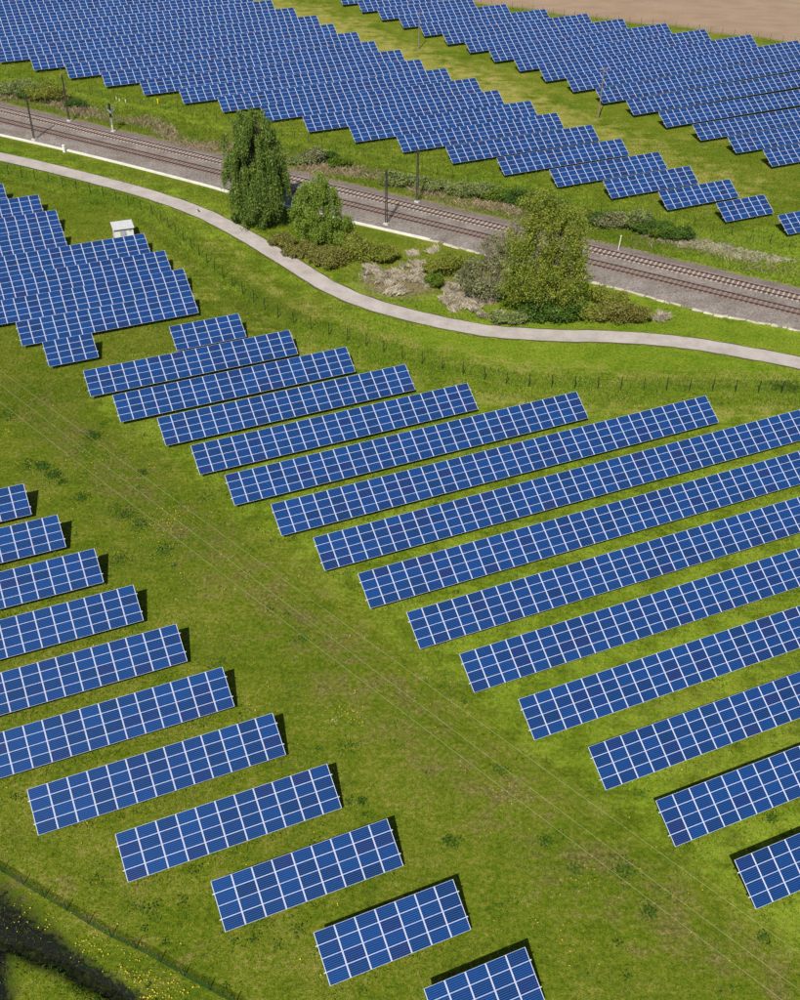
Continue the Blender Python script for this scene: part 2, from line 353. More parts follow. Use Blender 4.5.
print('rail sep', sepAB, sepAB1, 'len', LR, 'near', nearEdge)
prof = [(3.9, 0.0), (2.9, .06), (1.75, .26), (0, .28), (TS, .28), (TS - 1.75, .27), (TS - 3.6, .12), (TS - 4.6, 0.0)]
xs = np.arange(-60, LR + 60, 2.0); V = []; rust = []
_e = ptsz(TROUGH[1:] + STONES[1:], .02); _al = (_e - A0) @ rail; _se = (_e - A0) @ rn
def edge_s(al): return float(np.interp(al, _al, _se)) + .1
SUBP = []
for (s0, z0), (s1, z1) in zip(prof[:-1], prof[1:]):
    k = max(1, int(abs(s1 - s0) / .45))
    for j in range(k): SUBP.append((s0 + (s1 - s0) * j / k, z0 + (z1 - z0) * j / k))
SUBP.append(prof[-1])
for al in xs:
    for s, z in SUBP:
        ed = 0.25 * math.sin(al * .5 + s) if s == prof[0][0] else 0
        if s < TS - 1.75: s = TS - 1.75 + (s - (TS - 1.75)) * (edge_s(al) - (TS - 1.75)) / (prof[-1][0] - (TS - 1.75))
        V.append(railP(al, s + ed, z + (0.006 if z < .01 else 0)))
        rust.append(max(math.exp(-((s) / .95) ** 2), math.exp(-((s - TS) / .95) ** 2), .55 * float(ss(s, 1.6, 2.6))))
k = len(SUBP); F = [(i * k + j, i * k + j + 1, (i + 1) * k + j + 1, (i + 1) * k + j) for i in range(len(xs) - 1) for j in range(k - 1)]
me = mesh_np('ballast', V, F, gravel_mat(), smooth=True)
a_ = me.attributes.new('rust', 'FLOAT', 'POINT'); a_.data.foreach_set('value', np.array(rust, np.float32))
tag(link('ballast', me), 'grey brown gravel bed of the double railway line', kind='structure')
railm = simple('rusty_rail', (.085, .05, .04), .55, .4, 0.2, .3, 2)
conc_l = simple('pale_concrete_sleeper', (.39, .33, .29), .85, .2, 0, .2, 1)
conc_d = simple('brown_concrete_sleeper', (.24, .185, .165), .85, .2, 0, .25, 1)
def track(s0, mat, label):
    o = empty('railway_track', railP(0, s0, .28), math.atan2(rail[1], rail[0])); tag(o, label, 'railway track', 'railway tracks')
    for sg in (-1, 1):
        b = MB(); b.box((LR / 2, sg * .76, .105), (LR + 110, .15, .03)); b.box((LR / 2, sg * .76, .16), (LR + 110, .03, .10)); b.box((LR / 2, sg * .76, .225), (LR + 110, .095, .05))
        b.build('rail', railm, o)
    def sl(b, x): b.box((x, 0, .035), (.30, 2.5, .13)); b.box((x, .76, .102), (.2, .34, .012)); b.box((x, -.76, .102), (.2, .34, .012))
    b0 = MB(); sl(b0, 0); me0 = mesh_np('sleeper', b0.v, b0.f, mat, b0.m)
    X = np.arange(-45, LR + 45, .78)
    sizes = []
    for x in X:
        px, py, z = to_px(railP(x, s0, .3)); sizes.append((0 if -10 < px < 810 else 1e4) + z)
    order = np.argsort(sizes); big = set(order[:100].tolist()); rest = MB()
    for i, x in enumerate(X):
        if i in big: link('sleeper', me0, o, (x, 0, 0))
        else: sl(rest, x)
    r = rest.build('sleeper', mat, o); tag(r, kind='stuff')
track(0, conc_l, 'far railway track, with pale pinkish concrete sleepers between rusty rails')
track(TS, conc_d, 'near railway track, with darker brownish sleepers, closest to the footpath')

white_c = simple('white_concrete', (.62, .60, .55), .85, .2, 0, .12, .7)
def run_box(poly, w, h, name, mat, z0=0):
    P = smooth_poly(poly, 4); t = np.gradient(P, axis=0); t /= np.linalg.norm(t, axis=1)[:, None]; n = np.stack([-t[:, 1], t[:, 0]], 1)
    V = []; 
    for p, q in zip(P, n):
        for s, z in ((-w / 2, z0), (-w / 2, h), (w / 2, h), (w / 2, z0)): V.append((*(p + q * s), z))
    F = [(i * 4 + j, i * 4 + j + 1, i * 4 + j + 5, i * 4 + j + 4) for i in range(len(P) - 1) for j in range(3)]
    F += [(0, 3, 2, 1), tuple((len(P) - 1) * 4 + j for j in (0, 1, 2, 3))]
    return link(name, mesh_np(name, V, F, mat))
tag(run_box(pts(TROUGH), .42, .30, 'cable_trough', white_c), 'long white concrete cable trough along the near side of the railway', 'cable trough')
# broken pale stones continuing the trough to the right
b = MB(); SP = smooth_poly(pts(STONES), 12); sd = np.r_[0, np.cumsum(np.linalg.norm(np.diff(SP, axis=0), axis=1))]; q_ = 0
while q_ < sd[-1] - 2:
    L_ = rng.uniform(.5, 1.7); m_ = q_ + L_ / 2; c_ = np.array([np.interp(m_, sd, SP[:, 0]), np.interp(m_, sd, SP[:, 1])]); c2_ = np.array([np.interp(m_ + .5, sd, SP[:, 0]), np.interp(m_ + .5, sd, SP[:, 1])])
    an = math.atan2(*(c2_ - c_)[::-1]) + rng.normal(0, .07); w_ = rng.uniform(.28, .5)
    if rng.random() > .12:
        k_ = len(b.v); b.box((c_[0] + rng.normal(0, .06), c_[1] + rng.normal(0, .07), .07 + rng.uniform(0, .06)), (L_, w_, .16), an)
        for t_ in range(k_, len(b.v)): v_ = b.v[t_]; b.v[t_] = (v_[0] + rng.normal(0, .06), v_[1] + rng.normal(0, .06), v_[2] + rng.normal(0, .02))
    q_ += L_ + rng.uniform(0, .18) + (rng.uniform(.5, 1.2) if rng.random() < .12 else 0)
o = b.build('stone_edging', simple('pale_limestone', (.44, .41, .31), .9, .2, 0, .22, 2)); tag(o, 'broken pale stones lying along the near edge of the ballast', 'stones', kind='stuff')

# ------------------------------------------------------------------ solar arrays
def glass_mat():
    m, nt, out = newmat('solar_cells')
    tc = nt.nodes.new('ShaderNodeTexCoord'); sep = nt.nodes.new('ShaderNodeSeparateXYZ'); nt.links.new(tc.outputs['UV'], sep.inputs[0])
    u, v = sep.outputs[0], sep.outputs[1]
    def edge(x, w):   # 1 within w of 0 or 1
        d = math_(nt, 'ABSOLUTE', math_(nt, 'SUBTRACT', x, .5)); return math_(nt, 'GREATER_THAN', d, .5 - w)
    mg = math_(nt, 'MAXIMUM', edge(u, .011), edge(v, .003))
    cu = math_(nt, 'MULTIPLY', math_(nt, 'SUBTRACT', u, .022), 10 / .956); cv = math_(nt, 'MULTIPLY', math_(nt, 'SUBTRACT', v, .022), 6 / .956)
    fu = math_(nt, 'FRACT', cu); fv = math_(nt, 'FRACT', cv)
    gap = math_(nt, 'MAXIMUM', math_(nt, 'MULTIPLY', edge(fu, .02), .6), edge(fv, .085))
    bus = math_(nt, 'MAXIMUM', edge(math_(nt, 'FRACT', math_(nt, 'MULTIPLY', fv, 2)), .02), 0)
    cmb = nt.nodes.new('ShaderNodeCombineXYZ'); nt.links.new(math_(nt, 'FLOOR', cu), cmb.inputs[0]); nt.links.new(math_(nt, 'FLOOR', cv), cmb.inputs[1])
    tone = math_(nt, 'ADD', attr(nt, 'tone', 'OBJECT'), attr(nt, 'tone', 'GEOMETRY'))
    nt.links.new(math_(nt, 'MULTIPLY', tone, 97), cmb.inputs[2])
    wn = nt.nodes.new('ShaderNodeTexWhiteNoise'); nt.links.new(cmb.outputs[0], wn.inputs[0])
    base = ramp(nt, tone, [(0.0, (.0008, .015, .068)), (.30, (.0010, .023, .105)), (.62, (.0012, .031, .140)), (.80, (.0020, .019, .098)), (.93, (.0040, .016, .088)), (1, (.007, .015, .080))])
    cell = mixc(nt, math_(nt, 'MULTIPLY', wn.outputs[0], .22), base, (.003, .016, .095))
    cell = mixc(nt, math_(nt, 'MULTIPLY', gap, .34), cell, (.12, .24, .50))
    cell = mixc(nt, math_(nt, 'MULTIPLY', bus, .25), cell, (.08, .16, .40))
    c = mixc(nt, mg, cell, (.56, .58, .72))
    b = bsdf(nt, out, c, .36, .16); b.inputs['Specular Tint'].default_value = (.35, .65, 1, 1)
    b.inputs['Coat IOR'].default_value = 1.4; b.inputs['Coat Weight'].default_value = .10; b.inputs['Coat Roughness'].default_value = .45; b.inputs['Coat Tint'].default_value = (.8, .9, 1, 1)
    return m
MG = glass_mat()
MF = simple('aluminium_frame', (.55, .58, .72), .5, .3, .0, .06, 3)
MB_ = simple('white_backsheet', (.6, .6, .6), .8, .2)
STEEL = simple('galvanised_steel', (.16, .165, .17), .5, .5, .5, .2, 2)
MW, MH = 1.645, .976
def module_geo(ox, oy):
    fr = .021; fy = .013; x0, x1, y0, y1 = ox - MW / 2, ox + MW / 2, oy - MH / 2, oy + MH / 2
    V = [(x0, y0, 0), (x1, y0, 0), (x1, y1, 0), (x0, y1, 0), (x0, y0, .04), (x1, y0, .04), (x1, y1, .04), (x0, y1, .04)]
    V += [(x0 + fr, y0 + fy, .04), (x1 - fr, y0 + fy, .04), (x1 - fr, y1 - fy, .04), (x0 + fr, y1 - fy, .04)]
    V += [(x0 + fr, y0 + fy, .036), (x1 - fr, y0 + fy, .036), (x1 - fr, y1 - fy, .036), (x0 + fr, y1 - fy, .036)]
    F = [(3, 2, 1, 0), (0, 1, 5, 4), (1, 2, 6, 5), (2, 3, 7, 6), (3, 0, 4, 7), (4, 5, 9, 8), (5, 6, 10, 9), (6, 7, 11, 10), (7, 4, 8, 11),
         (8, 9, 13, 12), (9, 10, 14, 13), (10, 11, 15, 14), (11, 8, 12, 15), (12, 13, 14, 15)]
    Mi = [2] + [1] * 12 + [0]; return V, F, Mi
def module_mesh(cells, name='solar_panel', tones=None):
    V = []; F = []; Mi = []
    for ox, oy in cells:
        v, f, mi = module_geo(ox, oy); k = len(V); V += v; F += [tuple(k + i for i in q) for q in f]; Mi += mi
    V = np.array(V); me = mesh_np(name, V, np.array(F), [MG, MF, MB_], Mi)
    uv = np.zeros((len(F), 4, 2)); uv[13::14] = np.array([(0, 0), (1, 0), (1, 1), (0, 1)])
    l = me.uv_layers.new(name='UVMap'); l.data.foreach_set('uv', uv.astype(np.float32).ravel())
    if tones is not None:
        a = me.attributes.new('tone', 'FLOAT', 'FACE'); a.data.foreach_set('value', np.repeat(np.array(tones, np.float32), 14))
    return me
MOD = module_mesh([(0, 0)])
def post_mesh():
    b = MB(); ct, st = math.cos(TILT), math.sin(TILT)
    mid_ = SL * .5; py, pz = mid_ * ct, HL + mid_ * st - .16
    b.bar((0, py, 0), (0, py, pz), .12, .16)
    b.bar((0, .35 * ct, HL + .35 * st - .15), (0, (SL - .35) * ct, HL + (SL - .35) * st - .15), .07, .12)
    b.bar((0, py, .9), (0, .6 * ct, HL + .6 * st - .18), .06); return mesh_np('support_post', b.v, b.f, STEEL, b.m)
POST = post_mesh()
def draw_tone():
    return float(rng.beta(2.2, 2.0)) * .82 if rng.random() > .11 else float(rng.uniform(.82, 1.0))
def solar_row(u0, w, n, label, group):
    x0, y0 = E2 * u0 * PW + N2 * w; x1, y1 = E2 * (u0 + n) * PW + N2 * w
    z0, z1 = float(terrain(x0, y0)), float(terrain(x1, y1))
    o = empty('solar_array', (x0, y0, z0)); L = n * PW
    o.rotation_euler = (0, -math.atan2(z1 - z0, L), AZ)
    tag(o, label, 'solar array', group)
    ct, st = math.cos(TILT), math.sin(TILT); rp = SL / 4
    cells = []
    for c in range(n):
        for r_ in range(4):
            P = np.array([x0, y0, z0]) + np.array([*(E2 * (c + .5) * PW), 0]) + np.array([*(N2 * (r_ + .5) * rp * ct), HL + (r_ + .5) * rp * st])
            px, py, z = to_px(P); off = 0 if (-15 < px < 815 and -10 < py < 1010) else 1e4
            cells.append((z + off, c, r_))
    order = sorted(cells); rest = []
    for k, (d, c, r_) in enumerate(order):
        s = (r_ + .5) * rp
        if k < 100:
            q = link('solar_panel', MOD, o, ((c + .5) * PW, s * ct, HL + s * st)); q.rotation_euler = (TILT, 0, 0); q['tone'] = draw_tone()
        else: rest.append(((c + .5) * PW, s))
    if rest:
        q = link('solar_panel', module_mesh(rest, tones=[draw_tone() for _ in rest]), o, (0, 0, HL)); q.rotation_euler = (TILT, 0, 0); tag(q, kind='stuff')
    for fr in (.25, .75):
        b = MB(); s = SL * fr; b.box((L / 2, s * ct + .02, HL + s * st - .055), (L + .28, .06, .08)); b.build('purlin', MF, o)
    ns = max(2, round(n / 3.5) + 1)
    for i in range(ns):
        link('support_post', POST, o, (1.1 + (L - 2.2) * i / (ns - 1), 0, 0))
    return o

def edge_u(w, side):
    best = None
    for u in np.arange(-80, 200, .5):
        p = E2 * u * PW + N2 * w; px, py, z = to_px((*p, 1.5))
        if z < 5: continue
        if side > 0 and px > 800: return u
        if side < 0 and px > 0: return u
    return 0
ORD = ['', 'first', 'second', 'third', 'fourth', 'fifth', 'sixth', 'seventh', 'eighth', 'ninth', 'tenth', 'eleventh', 'twelfth', 'thirteenth', 'fourteenth', 'fifteenth', 'sixteenth', 'seventeenth', 'eighteenth', 'nineteenth', 'twentieth', 'twenty-first', 'twenty-second', 'twenty-third', 'twenty-fourth', 'twenty-fifth']
NUM = ['zero', 'one', 'two', 'three', 'four', 'five', 'six', 'seven', 'eight', 'nine', 'ten', 'eleven', 'twelve', 'thirteen', 'fourteen', 'fifteen', 'sixteen', 'seventeen', 'eighteen', 'nineteen', 'twenty']
def cols(n): return NUM[n] if n <= 20 else 'over twenty'
# near left block, front to back: (u0, w, n) ; n=None: runs out of the frame to the left from right end u
LB = [(11.75, 34.76, 5, 1), (8.28, 42.06, 7, 1), (4.76, 49.33, 9, 1), (1.23, 56.57, 11, 1), (-2.26, 63.86, 13, 1), (9.22, 71.09, None, 0), (7.72, 78.42, None, 0), (6.19, 85.65, None, 0), (4.71, 92.88, None, 0), (3.18, 100.13, None, 0), (1.69, 107.29, None, 0)]
gl = 'solar arrays in the lower left block'
for i, (u, w, n, full) in enumerate(LB):
    ordn = 'frontmost' if i == 0 else ORD[i + 1] + ' from the front'
    if n is None:
        n = int(math.ceil(u - edge_u(w, -1))) + 5; u0 = u - n
        lab = f'solar array cut by the left edge, {ordn} of the lower left block'
    else: u0 = u; lab = f'short array {NUM[n]} panels wide, {ordn} of the lower left block'
    solar_row(u0, w, n, lab, gl)
# right block
RB = [(28.14, 34.78), (26.60, 42.14), (25.25, 49.33), (23.44, 56.64), (21.96, 63.92), (20.56, 71.14), (19.18, 78.38), (17.83, 85.62), (16.42, 92.88, 35), (14.52, 100.07, 28), (13.30, 107.27, 22), (11.97, 114.57, 20), (9.62, 121.76, 19), (8.27, 129.03, 17), (16.21, 136.18, 6)]
gr = 'solar arrays in the large right hand block'
for i, t_ in enumerate(RB):
    u, w = t_[:2]; ordn = 'frontmost' if i == 0 else ('rearmost' if i == len(RB) - 1 else ORD[i + 1] + ' from the front')
    if len(t_) == 2:
        n = int(math.ceil(edge_u(w, 1) - u)) + 4; lab = f'array running out of the right edge, {ordn} of the right hand block'
    else: n = t_[2]; lab = f'array {"over thirty" if n > 30 else cols(n)} panels wide, {ordn} of the right hand block'
    solar_row(u, w, n, lab, gr)
# block beside the white cabin
MBK = [(6.10, 138.54, 4), (4.63, 145.45, 15), (20.10, 152.69, None), (19.47, 159.86, None), (18.57, 167.07, None), (11.59, 174.36, None), (11.81, 181.37, None), (10.84, 188.72, None), (7.95, 195.67, None)]
gm = 'solar arrays in the block by the white cabin'
for i, (u, w, n) in enumerate(MBK):
    ordn = 'frontmost' if i == 0 else ('rearmost' if i == len(MBK) - 1 else ORD[i + 1] + ' from the front')
    if n is None:
        n = int(math.ceil(u - edge_u(w, -1))) + 5; u = u - n; lab = f'array cut by the left edge, {ordn} of the white cabin block'
    else: lab = f'array {NUM[n]} panels wide, {ordn} of the white cabin block'
    solar_row(u, w, n, lab, gm)
# block right behind the railway
UB = [(77.92, 134.52, 6), (73.96, 142.51, 6), (70.12, 150.37, 9), (66.30, 158.18, 11), (62.49, 166.08, 14), (58.74, 174.49, 16), (54.94, 183.02, 19), (51.15, 191.51, 21), (47.26, 199.69, 24), (43.37, 208.11, 26), (39.85, 216.88, 29), (35.99, 225.12, 31), (32.39, 232.94, 33), (28.61, 241.05, 36), (24.82, 249.3, 38), (21.16, 257.5, 41), (17.48, 265.8, 43), (13.75, 274.2, 46), (10.0, 282.8, 48), (6.2, 291.3, 50), (2.5, 299.6, 52), (-1.2, 307.9, 55), (-4.9, 316.2, 57), (-8.6, 324.5, 59), (-12.3, 332.8, 61)]
gu = 'solar arrays in the block just beyond the railway'
for i, (u, w, n) in enumerate(UB):
    if i > 16:
        ue = edge_u(w, -1) - 5; d = max(0, int(ue - u)); u += d; n -= d
        while n > 6 and to_px((*(E2 * (u + n - 4) * PW + N2 * w), 2.5))[1] < -6: n -= 1
    ordn = 'frontmost' if i == 0 else ORD[i + 1] + ' from the front'
    lab = f'array {"more than twenty" if n > 20 else NUM[n]} panels wide, {ordn} of the block beyond the railway'
    if n > 20: lab = f'very long array, {ordn} of the block beyond the railway'
    if i == 0: lab = 'small array cut by the right edge, frontmost of the block beyond the railway'
    solar_row(u, w, n, lab, gu)
# farthest block below the ploughed field
VB = [(89.3, 151.3, None), (87.74, 159.6, None), (86.46, 167.6, None), (85.02, 175.7, None), (83.74, 184.3, None), (82.38, 192.7, None), (81.06, 201.1, None), (79.86, 209.8, 37), (78.58, 218.0, 34), (77.40, 226.3, 31), (76.11, 234.4, 29), (74.82, 242.6, 26), (73.53, 250.3, 24), (72.12, 258.4, 21), (70.94, 266.5, 18), (69.58, 274.7, 16), (68.38, 283.1, 15), (67.15, 291.4, 13), (66.0, 299.8, 11)]
gv = 'solar arrays in the far block below the bare field'
for i, (u, w, n) in enumerate(VB):
    ordn = 'frontmost' if i == 0 else ORD[i + 1] + ' from the front'
    if n is None:
        n = max(4, int(math.ceil(edge_u(w, 1) - u)) + 4); lab = f'array cut by the right edge, {ordn} of the far right block'
    else: lab = f'array {NUM[n]} panels wide, {ordn} of the far right block' if n < 21 else f'long unbroken array, {ordn} of the far right block'
    solar_row(u, w, n, lab, gv)

# ------------------------------------------------------------------ fences
FG = simple('green_fence_wire', (.018, .060, .022), .9, 0.0, 0, .35, 1)
FD = simple('dark_fence_post', (.022, .035, .020), .8, .1, 0, .2, 3)
def fence(poly, h, step, label, wire, wmat, pmat, vs=.25, hs=.3, lean=0, postw=.07, name='wire_fence', zp=0, ph=0):
    P = smooth_poly(ptsz(poly, zp), 4); d = np.r_[0, np.cumsum(np.linalg.norm(np.diff(P, axis=0), axis=1))]
    f = lambda s: np.array([np.interp(s, d, P[:, 0]), np.interp(s, d, P[:, 1])])
    p0 = f(0); z0 = float(terrain(*p0)); o = empty(name, (*p0, z0)); tag(o, label, 'fence')
    pb = MB(); pb.bar((0, 0, -.1), (0, 0, h + .05 + ph), postw, n=6); pme = mesh_np('fence_post', pb.v, pb.f, pmat, pb.m)
    S = np.arange(0, d[-1], step); lst = []
    for s in S:
        p = f(s); px, py, z = to_px((*p, 0)); lst.append((z + (0 if -10 < px < 810 and -10 < py < 1010 else 1e4), s))
    big = set(s for _, s in sorted(lst)[:100]); rest = MB()
    for s in S:
        p = f(s) - p0; zt = float(terrain(*f(s))) - z0
        if s in big:
            q = link('fence_post', pme, o, (p[0], p[1], zt)); q.rotation_euler = (rng.normal(0, .02), rng.normal(0, .02), 0)
        else: rest.bar((p[0], p[1], zt - .1), (p[0], p[1], zt + h + .05), postw, n=6)
    if rest.v: tag(rest.build('fence_post', pmat, o), kind='stuff')
    V = []; F = []
    def flat(a, b, w):   # thin two sided ribbon of wire
        a = np.array(a); b = np.array(b); t = b - a
        n = np.array([0, 0, 1.0]) if abs(t[2]) < .5 * np.linalg.norm(t) else np.array([t[1] * 0 + tx[0], tx[1], 0])
        k = len(V); V.extend([a - n * w / 2, a + n * w / 2, b + n * w / 2, b - n * w / 2]); F.append((k, k + 1, k + 2, k + 3))
    s = 0
    while s < d[-1] - vs:
        a = f(s) - p0; b = f(s + vs) - p0; tx = (b - a) / max(1e-6, np.linalg.norm(b - a)); zt = float(terrain(*f(s))) - z0
        flat((a[0], a[1], zt + .03), (a[0], a[1], zt + h), wire); s += vs
    n = int(d[-1] / 3)
    for j in range(n):
        a = f(d[-1] * j / n) - p0; b = f(d[-1] * (j + 1) / n) - p0; tx = (b - a) / max(1e-6, np.linalg.norm(b - a)); zt = float(terrain(*f(d[-1] * j / n))) - z0
        for z in np.arange(.05, h + .01, hs): flat((a[0], a[1], zt + z), (b[0], b[1], zt + z), wire)
    link('wire_mesh', mesh_np('wire_mesh', np.array(V), np.array(F), wmat), o)
    return o
fence(FENCE1, 1.9, 3.05, 'long green wire fence between the footpath and the solar field', .009, FG, FD, .28, .38, postw=.12)
fence(FENCE2, 1.7, 3.2, 'low wire fence between the railway shrubs and the solar arrays beyond', .012, FG, FD, .3, .4, postw=.09)
fence(FENCE3, 1.8, 2.9, 'wire fence along the bare brown field at the top', .014, FG, simple('weathered_wood_post', (.12, .09, .06)), .6, .6, postw=.11, zp=1.3)
fence(FENCE4, .85, 2.3, 'dark green mesh fence crossing the lower left corner', .018, FG, FD, .05, .10, postw=.07, ph=.35)

# ------------------------------------------------------------------ cabin
CB0 = simple('slab_concrete', (.20, .19, .18), .9, .2)
def cabin():
    a = at2(115.5, 240.5); c = at2(135, 237.8); d = c - a; L = np.linalg.norm(d) * .97; az = math.atan2(d[1], d[0])
    o = empty('cabin', (*a, 0), az); tag(o, 'small white transformer cabin with grey door behind the solar arrays', 'cabin')
    W = 2.25; H = 1.85
    wall = simple('white_render', (.62, .62, .60), .8, .3, 0, .08, 1.5)
    b = MB(); b.box((L / 2, W / 2, H / 2), (L, W, H)); b.build('wall', wall, o)
    b = MB(); b.box((L / 2, W / 2, .05), (L + .3, W + .5, .10)); b.build('base_slab', CB0, o)
    b = MB(); z = H; ov = .18
    V = [(-ov, -ov - .1, z), (L + ov, -ov - .1, z), (L + ov, W + ov, z + .22), (-ov, W + ov, z + .22)]
    b.quad([(x, y, q + .12) for x, y, q in V]); b.quad([(x, y, q) for x, y, q in V][::-1])
    for i in range(4): p, q = V[i], V[(i + 1) % 4]; b.quad([p, q, (q[0], q[1], q[2] + .12), (p[0], p[1], p[2] + .12)])
    b.build('roof', simple('pale_roof_sheet', (.47, .48, .49), .6, .3, 0, .1, 1), o)
    b = MB(); b.box((L * .46, -.03, .86), (.95, .06, 1.7)); dr = b.build('door', simple('grey_door', (.33, .34, .40), .5, .4, 0, .12, 4), o)
    b = MB(); b.box((L * .46 + .38, -.09, .9), (.04, .06, .2)); b.build('handle', STEEL, dr)
    b = MB()
    for k_ in range(5): b.box((L * .84, -.02, 1.3 + k_ * .07), (.4, .04, .03))
    b.build('vent', simple('vent_grey', (.45, .45, .46)), o)
cabin()

# ------------------------------------------------------------------ poles and small lineside things
DM = simple('dark_mast_steel', (.055, .048, .045), .7, .3, .3, .3, 2)
CB = simple('concrete_foot', (.5, .48, .44), .9, .2)
def mast(bx, by, h, label, w=.28, mat=DM, lattice=True, group='tall dark masts beside the railway'):
    p = at(bx, by); o = empty('railway_mast', (p[0], p[1], 0), math.atan2(rail[1], rail[0])); tag(o, label, 'mast', group)
    b = MB()
    if lattice:
        for sx in (-1, 1): b.bar((sx * w * .62, 0, .3), (sx * w * .36, 0, h), .10, .13)
        k = 0; z = .4
        while z < h - .5:
            f_ = 1 - .42 * z / h; g = 1 if k % 2 else -1
            b.bar((g * w * .6 * f_, 0, z), (-g * w * .6 * f_, 0, z + .45), .035); z += .45; k += 1
    else: b.bar((0, 0, 0), (0, 0, h), w, n=8, w2=w * .6)
    b.build('pole', mat, o)
    b = MB(); b.box((0, 0, .2), (.8, .7, .4)); b.build('foundation', CB, o)
    b = MB(); b.bar((0, 0, h - .5), (0, -.5, h - .35), .06); b.bar((0, 0, h - .1), (0, .4, h - .1), .06); b.build('bracket', mat, o)
    return o
mast(34.5, 140.5, 9.0, 'dark lattice mast beside the white trough at the far left')
mast(69.6, 121.8, 9.3, 'dark slim mast beyond the tracks, left of the railway signal')
mast(386.2, 225, 9.6, 'dark lattice mast right of the small bright green tree, this side of the tracks')
mast(417, 203, 9.6, 'dark mast beyond the tracks below the solar arrays, near photo centre')
def utility(bx, by, h, label):
    p = at(bx, by); z = float(terrain(p[0], p[1])); o = empty('utility_pole', (p[0], p[1], z)); tag(o, label, 'pole', 'wooden poles in the far solar field')
    wood = simple('old_pole_wood', (.20, .15, .13), .85, .2, 0, .25, 2)
    b = MB(); b.bar((0, 0, -.2), (0, 0, h), .30, n=8, w2=.18); b.build('pole', wood, o)
    b = MB(); b.bar((-.8, -.1, h - .5), (.8, .1, h - .5), .1); b.build('crossarm', wood, o)
    for x in (-.7, 0, .7):
        b = MB(); b.bar((x, x * .12, h - .45), (x, x * .12, h - .2), .09, n=8); b.build('insulator', CB, o)
utility(598, 119.3, 10.5, 'grey wooden pole with a long shadow in front of the far right block')
utility(418.5, 49.5, 8.6, 'thin brownish pole between the two far solar blocks near the top')
# signal
def signal():
    p = at(113.5, 132.5); o = empty('railway_signal', (p[0], p[1], 0), math.atan2(rail[1], rail[0])); tag(o, 'grey railway signal post with black light head beyond the tracks', 'signal')
    g = simple('signal_grey', (.42, .46, .48), .5, .4, .3, .1)
    b = MB(); b.bar((0, 0, 0), (0, 0, 5.6), .16, n=8); b.build('post', g, o)
    b = MB()
    for z in np.arange(.4, 5.4, .35): b.bar((-.45, .1, z), (-.15, .1, z), .03)
    b.bar((-.45, .1, .2), (-.45, .1, 5.5), .04); b.bar((-.15, .1, .2), (-.15, .1, 5.5), .04); b.build('ladder', g, o)
    b = MB(); b.box((0, -.14, 5.1), (.55, .08, 1.3)); b.build('background_plate', simple('signal_black', (.012, .012, .014), .5, .3), o)
    b = MB(); b.box((0, -.14, 3.4), (.5, .08, .8)); b.build('sign_plate', simple('signal_black_plate', (.015, .015, .017), .5, .3), o)
    b = MB()
    for z in (4.75, 5.1, 5.45): b.bar((0, -.19, z), (0, -.34, z), .24, n=10)
    b.build('lamp_hood', DM, o)
    b = MB(); b.box((-.3, .45, 4.2), (1.2, .8, .05))
    for x, y in ((-.88, .07), (-.88, .83), (.28, .07), (.28, .83)): b.bar((x, y, 4.2), (x, y, 5.2), .035)
    for z in (4.7, 5.2): b.bar((-.88, .83, z), (.28, .83, z), .035); b.bar((-.88, .07, z), (-.88, .83, z), .035)
    b.build('platform', g, o)
    b = MB(); b.box((0, 0, .2), (.7, .7, .4)); b.build('foundation', CB, o)
signal()
def marker(name, px, py, h, w, col, label, cat, cap=None, tilt=0, parts=True):
    p = at(px, py); o = empty(name, (p[0], p[1], float(terrain(p[0], p[1])))); tag(o, label, cat); o.rotation_euler = (0, tilt, 0)
    m = simple(name + '_paint', col, .6, .3, 0, .08)
    b = MB(); b.bar((0, 0, -.05), (0, 0, h), w, n=8); b.build('post', m, o)
    b = MB(); b.bar((0, 0, h), (0, 0, h + w * .8), w * 1.6, n=8, w2=w * .9); b.build('cap', cap or m, o)
def cabinet():
    p = at(64.5, 152); o = empty('lineside_cabinet', (p[0], p[1], 0), math.atan2(rail[1], rail[0])); tag(o, 'small white cabinet post standing on the white cable trough', 'cabinet')
    wm = simple('cabinet_white', (.75, .75, .74), .6, .3, 0, .05)
    b = MB(); b.box((0, 0, .65), (.42, .34, 1.3)); b.build('body', wm, o)
    b = MB(); b.box((0, 0, 1.34), (.52, .44, .08)); b.build('lid', wm, o)
    b = MB(); b.box((0, -.18, .7), (.32, .02, 1.0)); b.build('door', simple('cabinet_door', (.66, .67, .68)), o)
cabinet()
marker('marker_post', 618, 251.5, 2.7, .16, (.62, .60, .55), 'leaning white marker post beyond the railway, right of the willow', 'marker post', tilt=.06)
marker('yellow_marker', 158, 103.5, .8, .22, (.80, .55, .02), 'yellow marker post in the grass below the far solar arrays, left', 'marker')
marker('yellow_marker', 682.5, 230.5, .7, .22, (.80, .65, .05), 'yellow marker post in the grass below the two short arrays at right', 'marker')
marker('yellow_marker', 112.8, 129.5, .7, .22, (.85, .70, .12), 'yellow marker at the foot of the railway signal', 'marker')
for x_, y_, l_ in ((116.5, 99.6, 'white peg in the grass, leftmost of three right of the signal head'), (119.5, 101.4, 'white peg in the grass, middle of three right of the signal head'), (125.6, 102.4, 'white peg in the grass, rightmost of three right of the signal head')):
    marker('white_peg', x_, y_, .45, .14, (.75, .75, .72), l_, 'peg')
